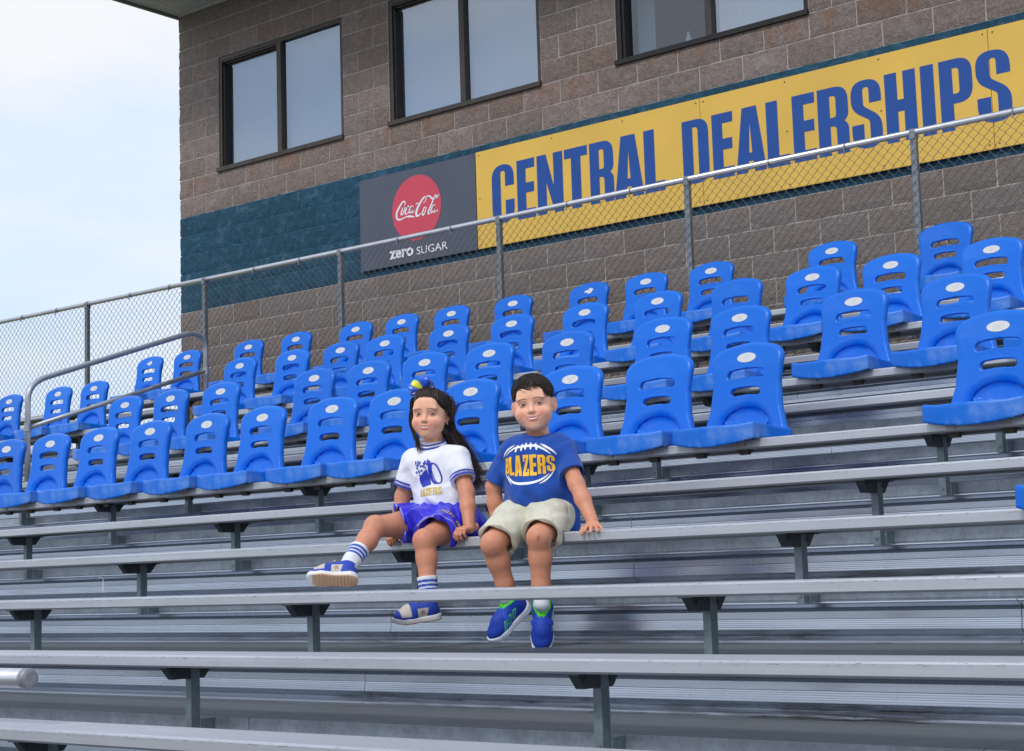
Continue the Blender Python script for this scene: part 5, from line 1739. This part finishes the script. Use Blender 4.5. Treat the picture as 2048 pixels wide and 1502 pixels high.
    # top
    S = SDF((8.66, -6.25, -3.70), (9.22, -5.84, -3.22), .0036)
    for s in (-1, 1):
        S.cone(pel + l2 * .046 * s + ZUP * .03 + f2 * .008, neck + l2 * .040 * s - ZUP * .085 + f2 * .006, .076, .072, .03)
        S.cone(neck + l2 * .024 * s - ZUP * .042, sho[s] + ZUP * .004, .046, .045, .03)
    S.ell(neck - ZUP * .075 + f2 * .014, (.066, .066, .068), .03)
    S.ell(pel + f2 * .030 + ZUP * .085, (.085, .080, .075), .03)
    S.cone(neck - ZUP * .05, neck - ZUP * .010 + f2 * .004, .058, .047, .02)
    x, y, z = S.all()
    B = SDF((8.66, -6.25, -3.70), (9.22, -5.84, -3.22), .0036)
    cuffs = []
    for s in (-1, 1):
        a = sho[s]; b = elb[s]; ax = unit(b - a); end = a + ax * .118
        B.d[:] = 1; B.cone(a + ax * .01, end + ax * .05, .0530, .0480, 0)
        pl = (x - end[0]) * ax[0] + (y - end[1]) * ax[1] + (z - end[2]) * ax[2]
        sl = np.maximum(B.d, pl)
        B.d[:] = 1; B.cone(a + ax * .05, end + ax * .08, .034, .0455, 0)
        sl = np.maximum(sl, -np.maximum(B.d, -pl - .03))
        S.d = SDF.smin(S.d, sl.astype(np.float32), .016)
        cuffs.append((end, ax))
    S.cone(neck + f2 * .008 + ZUP * .040, neck + ZUP * .12 + f2 * .02, .041, .055, .006, 's')
    u = (x - pel[0]) * l2[0] + (y - pel[1]) * l2[1]; w = z - pel[2]
    lim = np.clip((.120 - np.abs(u)) / .03, .1, 1)
    S.d = (S.d + lim * .0035 * np.sin(58 * w + 16 * u + 4 * np.sin(12 * u)) * np.exp(-((w - .06) / .045) ** 2) + lim * .0030 * np.sin(62 * (u * .9 - w * .4) + 2 * np.sin(15 * w)) * np.clip(np.abs(u) / .1, 0, 1)).astype(np.float32)
    S.d = (S.d + lim * .0055 * (np.abs(np.sin(28 * (np.abs(u) * .75 - w * .8) + 1.3 * np.sin(19 * w) + .8 * np.sin(25 * u))) - .6) * np.clip((np.abs(u) - .03) / .07, 0, 1) * np.clip((w - .02) / .08, 0, 1) * np.clip((.27 - w) / .08, 0, 1)).astype(np.float32)
    v, f = S.mesh()
    white = np.array(srgb(232, 233, 242)); navy = np.array(srgb(58, 74, 172))
    c = np.tile(white, (len(v), 1))
    top = put_mesh('cheer_top', [(v, f, c)], M['cloth'], root, base)
    for rad_, dz, r_, col in ((.0455, .0105, .0056, navy), (.0500, .0040, .0054, white), (.0545, -.0025, .0054, navy)):
        ring = []
        for k in range(40):
            a = 2 * math.pi * k / 40
            ring.append(neck + l2 * math.cos(a) * rad_ + f2 * (math.sin(a) * rad_ * .98 + .007) + ZUP * (dz - .015 * math.sin(a) + .002 * abs(math.cos(a))))
        cm = MB(); cm.tube(ring + [ring[0]], r_, 8, caps=False)
        put_mesh('collar_band', [(np.array(cm.v), np.array(cm.f), col)], M['cloth'], top, base)
    for end, ax in cuffs:
        e1 = unit(np.cross(ax, V(0, 0, 1))); e2 = np.cross(ax, e1)
        for t0, t1 in ((-.0080, .0012), (-.0215, -.0145)):
            vv = []
            for t in (t0, t1):
                rd = .0530 + (.0480 - .0530) * (.108 + t) / .158 + .0046
                for k in range(40):
                    a = 2 * math.pi * k / 40
                    vv.append(end + ax * t + (e1 * math.cos(a) + e2 * math.sin(a)) * rd)
            ff = np.array([(k, (k + 1) % 40, 40 + (k + 1) % 40, 40 + k) for k in range(40)])
            put_mesh('cuff_stripe', [(np.array(vv), ff, navy)], M['cloth'], top, base)
    surf = BVH(top)
    PC = pel + ZUP * .188 + f2 * .05 - l2 * .022
    k_ = .255 / 1000            # artwork pixels to metres
    def AX(pts): return [((px - 380) * k_, (430 - py) * k_) for px, py in pts]
    m = MB()
    for pts, wd in (([(485, 275), (430, 300), (415, 400), (440, 520), (500, 590), (580, 600)], [20, 44, 58, 58, 44, 14]),
                    ([(490, 275), (540, 320), (590, 420), (618, 510), (610, 585), (560, 600), (500, 540), (455, 420), (455, 320), (485, 275)], [22, 26, 28, 26, 22, 18, 14, 14, 16, 20])):
        a, b = stroke2d(AX(pts), [q * k_ for q in wd], 5); m.add(a, b)
    a, b = fill2d([AX([(215, 500), (300, 410), (365, 365), (400, 500), (432, 615), (260, 655), (225, 580)])]); m.add(a, b)
    for px, py, dx, dy in [(150, 230, 20, 80), (205, 225, 0, 90), (255, 240, -30, 70), (170, 330, 40, 30), (215, 380, 10, 60), (250, 320, 50, -10), (300, 330, 40, -40), (345, 230, 0, 70), (400, 215, -20, 70), (435, 240, -50, 50), (370, 290, 30, -30), (310, 270, 40, 10), (160, 400, 30, 30), (230, 450, 0, 30), (190, 290, 20, 40), (420, 280, -50, 30), (285, 380, -40, 20), (330, 350, 30, -20)]:
        a, b = stroke2d(AX([(px, py), (px + dx * .5, py + dy * .5), (px + dx, py + dy)]), [34 * k_, 28 * k_, 6 * k_], 3); m.add(a, b)
    decal('cheer_print', m.v, m.f, surf, PC, l2, ZUP, M['print_blue'], top, base, .0016)
    for chh, xa, xb in (('L', 225, 275), ('A', 265, 330), ('Z', 335, 400), ('E', 405, 475), ('R', 485, 560), ('S', 568, 640)):
        lp = glyph(chh, (xb - xa) * k_, 125 * k_)
        v, f = fill2d([[(p[0] + (xa - 380) * k_, p[1] + (430 - 790 + (xa - 450) * .05) * k_) for p in q] for q in lp])
        decal('letter', v, f, surf, PC, l2, ZUP, M['print_glit'], top, base, .0016)

    # pleated satin skirt
    lo, hi = (8.60, -6.34, -3.80), (9.24, -5.80, -3.46)
    S = SDF(lo, hi, .0036)
    x, y, z = S.all()
    S.ell(pel + ZUP * .012 - f2 * .006, (.128, .118, .085), 0)
    T = SDF(lo, hi, .0036)
    planes = []
    for s in (-1, 1):
        h, k = hips[s], knee[s]; ax = unit(k - h); end = h + ax * (.212 if s > 0 else .166)
        side_ = l2 * s * .02
        tl = unit(ax + l2 * s * (.35 if s > 0 else .55) + ZUP * -.15)
        T.d[:] = 1; T.cone(h + ZUP * .002, end + ax * .05 + side_ * .6 + ZUP * .002, .078, .084, 0)
        pl = (x - end[0]) * tl[0] + (y - end[1]) * tl[1] + (z - end[2]) * tl[2]
        gg = np.maximum(T.d, pl)
        T.d[:] = 1; T.cone(h + ax * .05, end + ax * .08 + side_ * .6, .050, .0815, 0)
        gg = np.maximum(gg, -np.maximum(T.d, -pl - .11))
        S.d = SDF.smin(S.d, gg.astype(np.float32), .035)
        planes.append((end, tl))
    me_ = (planes[0][0] + planes[1][0]) / 2; mt_ = unit(planes[0][1] + planes[1][1])
    T.d[:] = 1; T.cone(pel + f2 * .05 + ZUP * .012, me_ + f2 * .05 + ZUP * .030, .060, .046, 0)
    S.d = SDF.smin(S.d, np.maximum(T.d, (x - me_[0]) * mt_[0] + (y - me_[1]) * mt_[1] + (z - me_[2]) * mt_[2]).astype(np.float32), .030)
    S.cone(pel + l2 * .02, pel + l2 * .125 - f2 * .02 - ZUP * .03, .10, .055, .03)
    u = (x - pel[0]) * l2[0] + (y - pel[1]) * l2[1]; q = (x - pel[0]) * f2[0] + (y - pel[1]) * f2[1]
    ang = np.arctan2(u, q + .10)
    S.d = (S.d + (.0042 * np.sin(15 * ang + 26 * (z - pel[2])) + .003 * np.sin(33 * ang + 2 - 30 * q)) * np.clip((q + .06) / .16, .15, 1)).astype(np.float32)
    S.d = np.maximum(S.d, np.where(y > YD - .004, ZD + .002 - z, -1)).astype(np.float32)
    S.d = np.maximum(S.d, ZD - .040 - z).astype(np.float32)
    wz = pel[2] + .078 + .0 * x
    S.d = np.maximum(S.d, z - wz).astype(np.float32)
    v, f = S.mesh()
    c = np.tile(np.array(srgb(46, 44, 208)), (len(v), 1))
    for end, tl in planes:
        t = (v - end) @ tl
        m = sstep(.0030, .0012, np.abs(t + .0030)) * (((v - pel) @ f2) > .05) * .7
        c = c * (1 - m[:, None]) + np.array(srgb(190, 190, 235)) * m[:, None]
    sk = put_mesh('skirt', [(v, f, c)], M['satin'], root, base)
    surf = BVH(sk)
    h, k = hips[1], knee[1]; ax = unit(k - h)
    TC = h + ax * .172 + l2 * .048 + ZUP * .05
    acr = unit(l2 * .80 - ax * .10 - ZUP * .52); upn = unit(-ax * .9 + ZUP * .2)
    x0 = -.046
    for chh in 'ALLEY VIEW':
        wdt = .0065 if chh == 'I' else .0118
        if chh != ' ':
            lp = glyph(chh, wdt * .9, .020)
            v, f = fill2d([[(p[0] + x0, p[1]) for p in q] for q in lp])
            decal('letter', v, f, surf, TC, acr, upn, M['print_glit'], sk, base, .0018)
        x0 += wdt + (.0012 if chh != ' ' else -.003)

    # socks and trainers
    blue = np.array(srgb(38, 66, 168)); beige = np.array(srgb(196, 186, 176)); tan = np.array(srgb(196, 160, 128)); wht = np.array((.72, .70, .70))
    for s in (-1, 1):
        heel, td, ud = spec[s]
        up, so, _ = SHOE
        x_, y_, z_ = up[0].T
        c = np.tile(blue, (len(up[0]), 1))
        def mx(m, col):
            nonlocal c
            m = np.clip(m, 0, 1)[:, None]; c = c * (1 - m) + np.asarray(col) * m
        mx(sstep(.128, .131, x_) * sstep(.172, .168, x_ + .4 * np.maximum(.035 - z_, 0)) * (z_ > .030), beige)          # vamp
        mx(sstep(.058, .061, x_ + .25 * (z_ - .05)) * sstep(.104, .101, x_) * sstep(.058, .055, z_) * (np.abs(y_) > .012), beige)  # quarter
        r_ = np.sqrt((x_ - .082) ** 2 + (z_ - .042) ** 2); th = np.arctan2(z_ - .042, x_ - .082)
        mx((r_ < .0085 * (1 + .45 * np.cos(5 * th))) * (np.abs(y_) > .012), srgb(150, 128, 112))                             # star
        mx((x_ < .012) * (z_ > .05), beige)
        sh_ = put_mesh('shoe', [(shoe_tf(up[0], heel, td, ud, KS), up[1], c)], M['shoe'], root, base)
        zs = so[0][:, 2]
        cs = np.where((zs < .0045)[:, None], tan, wht)
        pat = (np.sin(so[0][:, 0] * 900 + so[0][:, 1] * 700) * np.sin(so[0][:, 0] * 900 - so[0][:, 1] * 700) > .15) & (zs < .004)
        cs = np.where(pat[:, None], tan * 1.35, cs)
        put_mesh('sole', [(shoe_tf(so[0], heel, td, ud, KS), so[1], cs)], M['shoe'], sh_, base)
        # tread lugs on the outsole
        lv = MB()
        for ix in range(13):
            for iy in range(5):
                px_, py_ = .012 + .0128 * ix, (iy - 2) * .0135 + (.003 if ix % 2 else -.003)
                hw_ = np.interp(px_, [0, .034, .09, .138, .175, .195], [.02, .034, .030, .038, .030, .01])
                if abs(py_) < hw_ - .004:
                    e = [(px_ - .0035, py_ - .004, -.0018 + .012 * max((px_ - .15) / .05, 0) ** 1.5), (px_ + .0035, py_, 0), (px_ - .0035, py_ + .004, 0)]
                    z0 = e[0][2]
                    pp = shoe_pts([(px_ - .004, py_ - .0045, z0), (px_ + .002, py_, z0), (px_ - .004, py_ + .0045, z0), (px_ - .0065, py_ + .0045, z0), (px_ - .0005, py_, z0), (px_ - .0065, py_ - .0045, z0)], heel, td, ud, KS)
                    lv.add([tuple(p) for p in pp], [(5, 4, 1, 0), (4, 3, 2, 1)])
        put_mesh('outsole_tread', [(np.array(lv.v), np.array(lv.f), tan * .55)], M['shoe'], sh_, base)['kind'] = 'stuff'
        lc = MB()
        for j in range(4):
            xx = .088 + .011 * j; zt = .0870 - .0045 * j
            lc.tube([tuple(p) for p in shoe_pts([(xx, -.018, zt - .008), (xx + .006, 0, zt + .001), (xx + .010, .018, zt - .010)], heel, td, ud, KS)], .0018, 6)
            lc.tube([tuple(p) for p in shoe_pts([(xx, .018, zt - .008), (xx + .006, 0, zt + .0015), (xx + .010, -.018, zt - .010)], heel, td, ud, KS)], .0018, 6)
        for sg_ in (-1, 1):
            lc.tube([tuple(p) for p in shoe_pts([(.090, 0, .083), (.084, sg_ * .012, .092), (.094, sg_ * .022, .084), (.104, sg_ * .018, .074), (.098, sg_ * .006, .080)], heel, td, ud, KS)], .0018, 6)
        lcv = np.array(lc.v); lcc = np.where((np.arange(len(lcv)) // 6 % 2 == 0)[:, None], np.array(srgb(40, 58, 140)), np.array((.7, .7, .75)))
        put_mesh('lace', [(lcv, np.array([q for q in lc.f if len(q) == 4]), lcc)], M['shoe'], sh_, base)
        a, kn = ank[s], knee[s]
        lo_ = np.minimum(np.minimum(a, kn), heel) - .06; hi_ = np.maximum(np.maximum(a, kn), heel) + .06
        S = SDF(tuple(lo_), tuple(hi_), .003)
        ax = unit(kn - a); ln = .092 if s > 0 else .100
        topp = a + ax * ln
        hp = shoe_pts([(.040, 0, .045)], heel, td, ud, KS)[0]
        S.chain([hp, a, a + ax * .03, topp + ax * .03], [.027, .0310, .0350, .0445], .012)
        x, y, z = S.all()
        t = (x - topp[0]) * ax[0] + (y - topp[1]) * ax[1] + (z - topp[2]) * ax[2]
        S.d = np.maximum(S.d, t).astype(np.float32)
        v, f = S.mesh()
        t = (v - topp) @ ax
        c = np.tile(np.array((.72, .73, .78)), (len(v), 1))
        for d_ in (.019, .036, .053):
            m = sstep(.0062, .0048, np.abs(t + d_))[:, None]; c = c * (1 - m) + np.array(srgb(52, 82, 176)) * m
        put_mesh('sock', [(v, f, c)], M['cloth'], root, base)
    return root
build_girl()
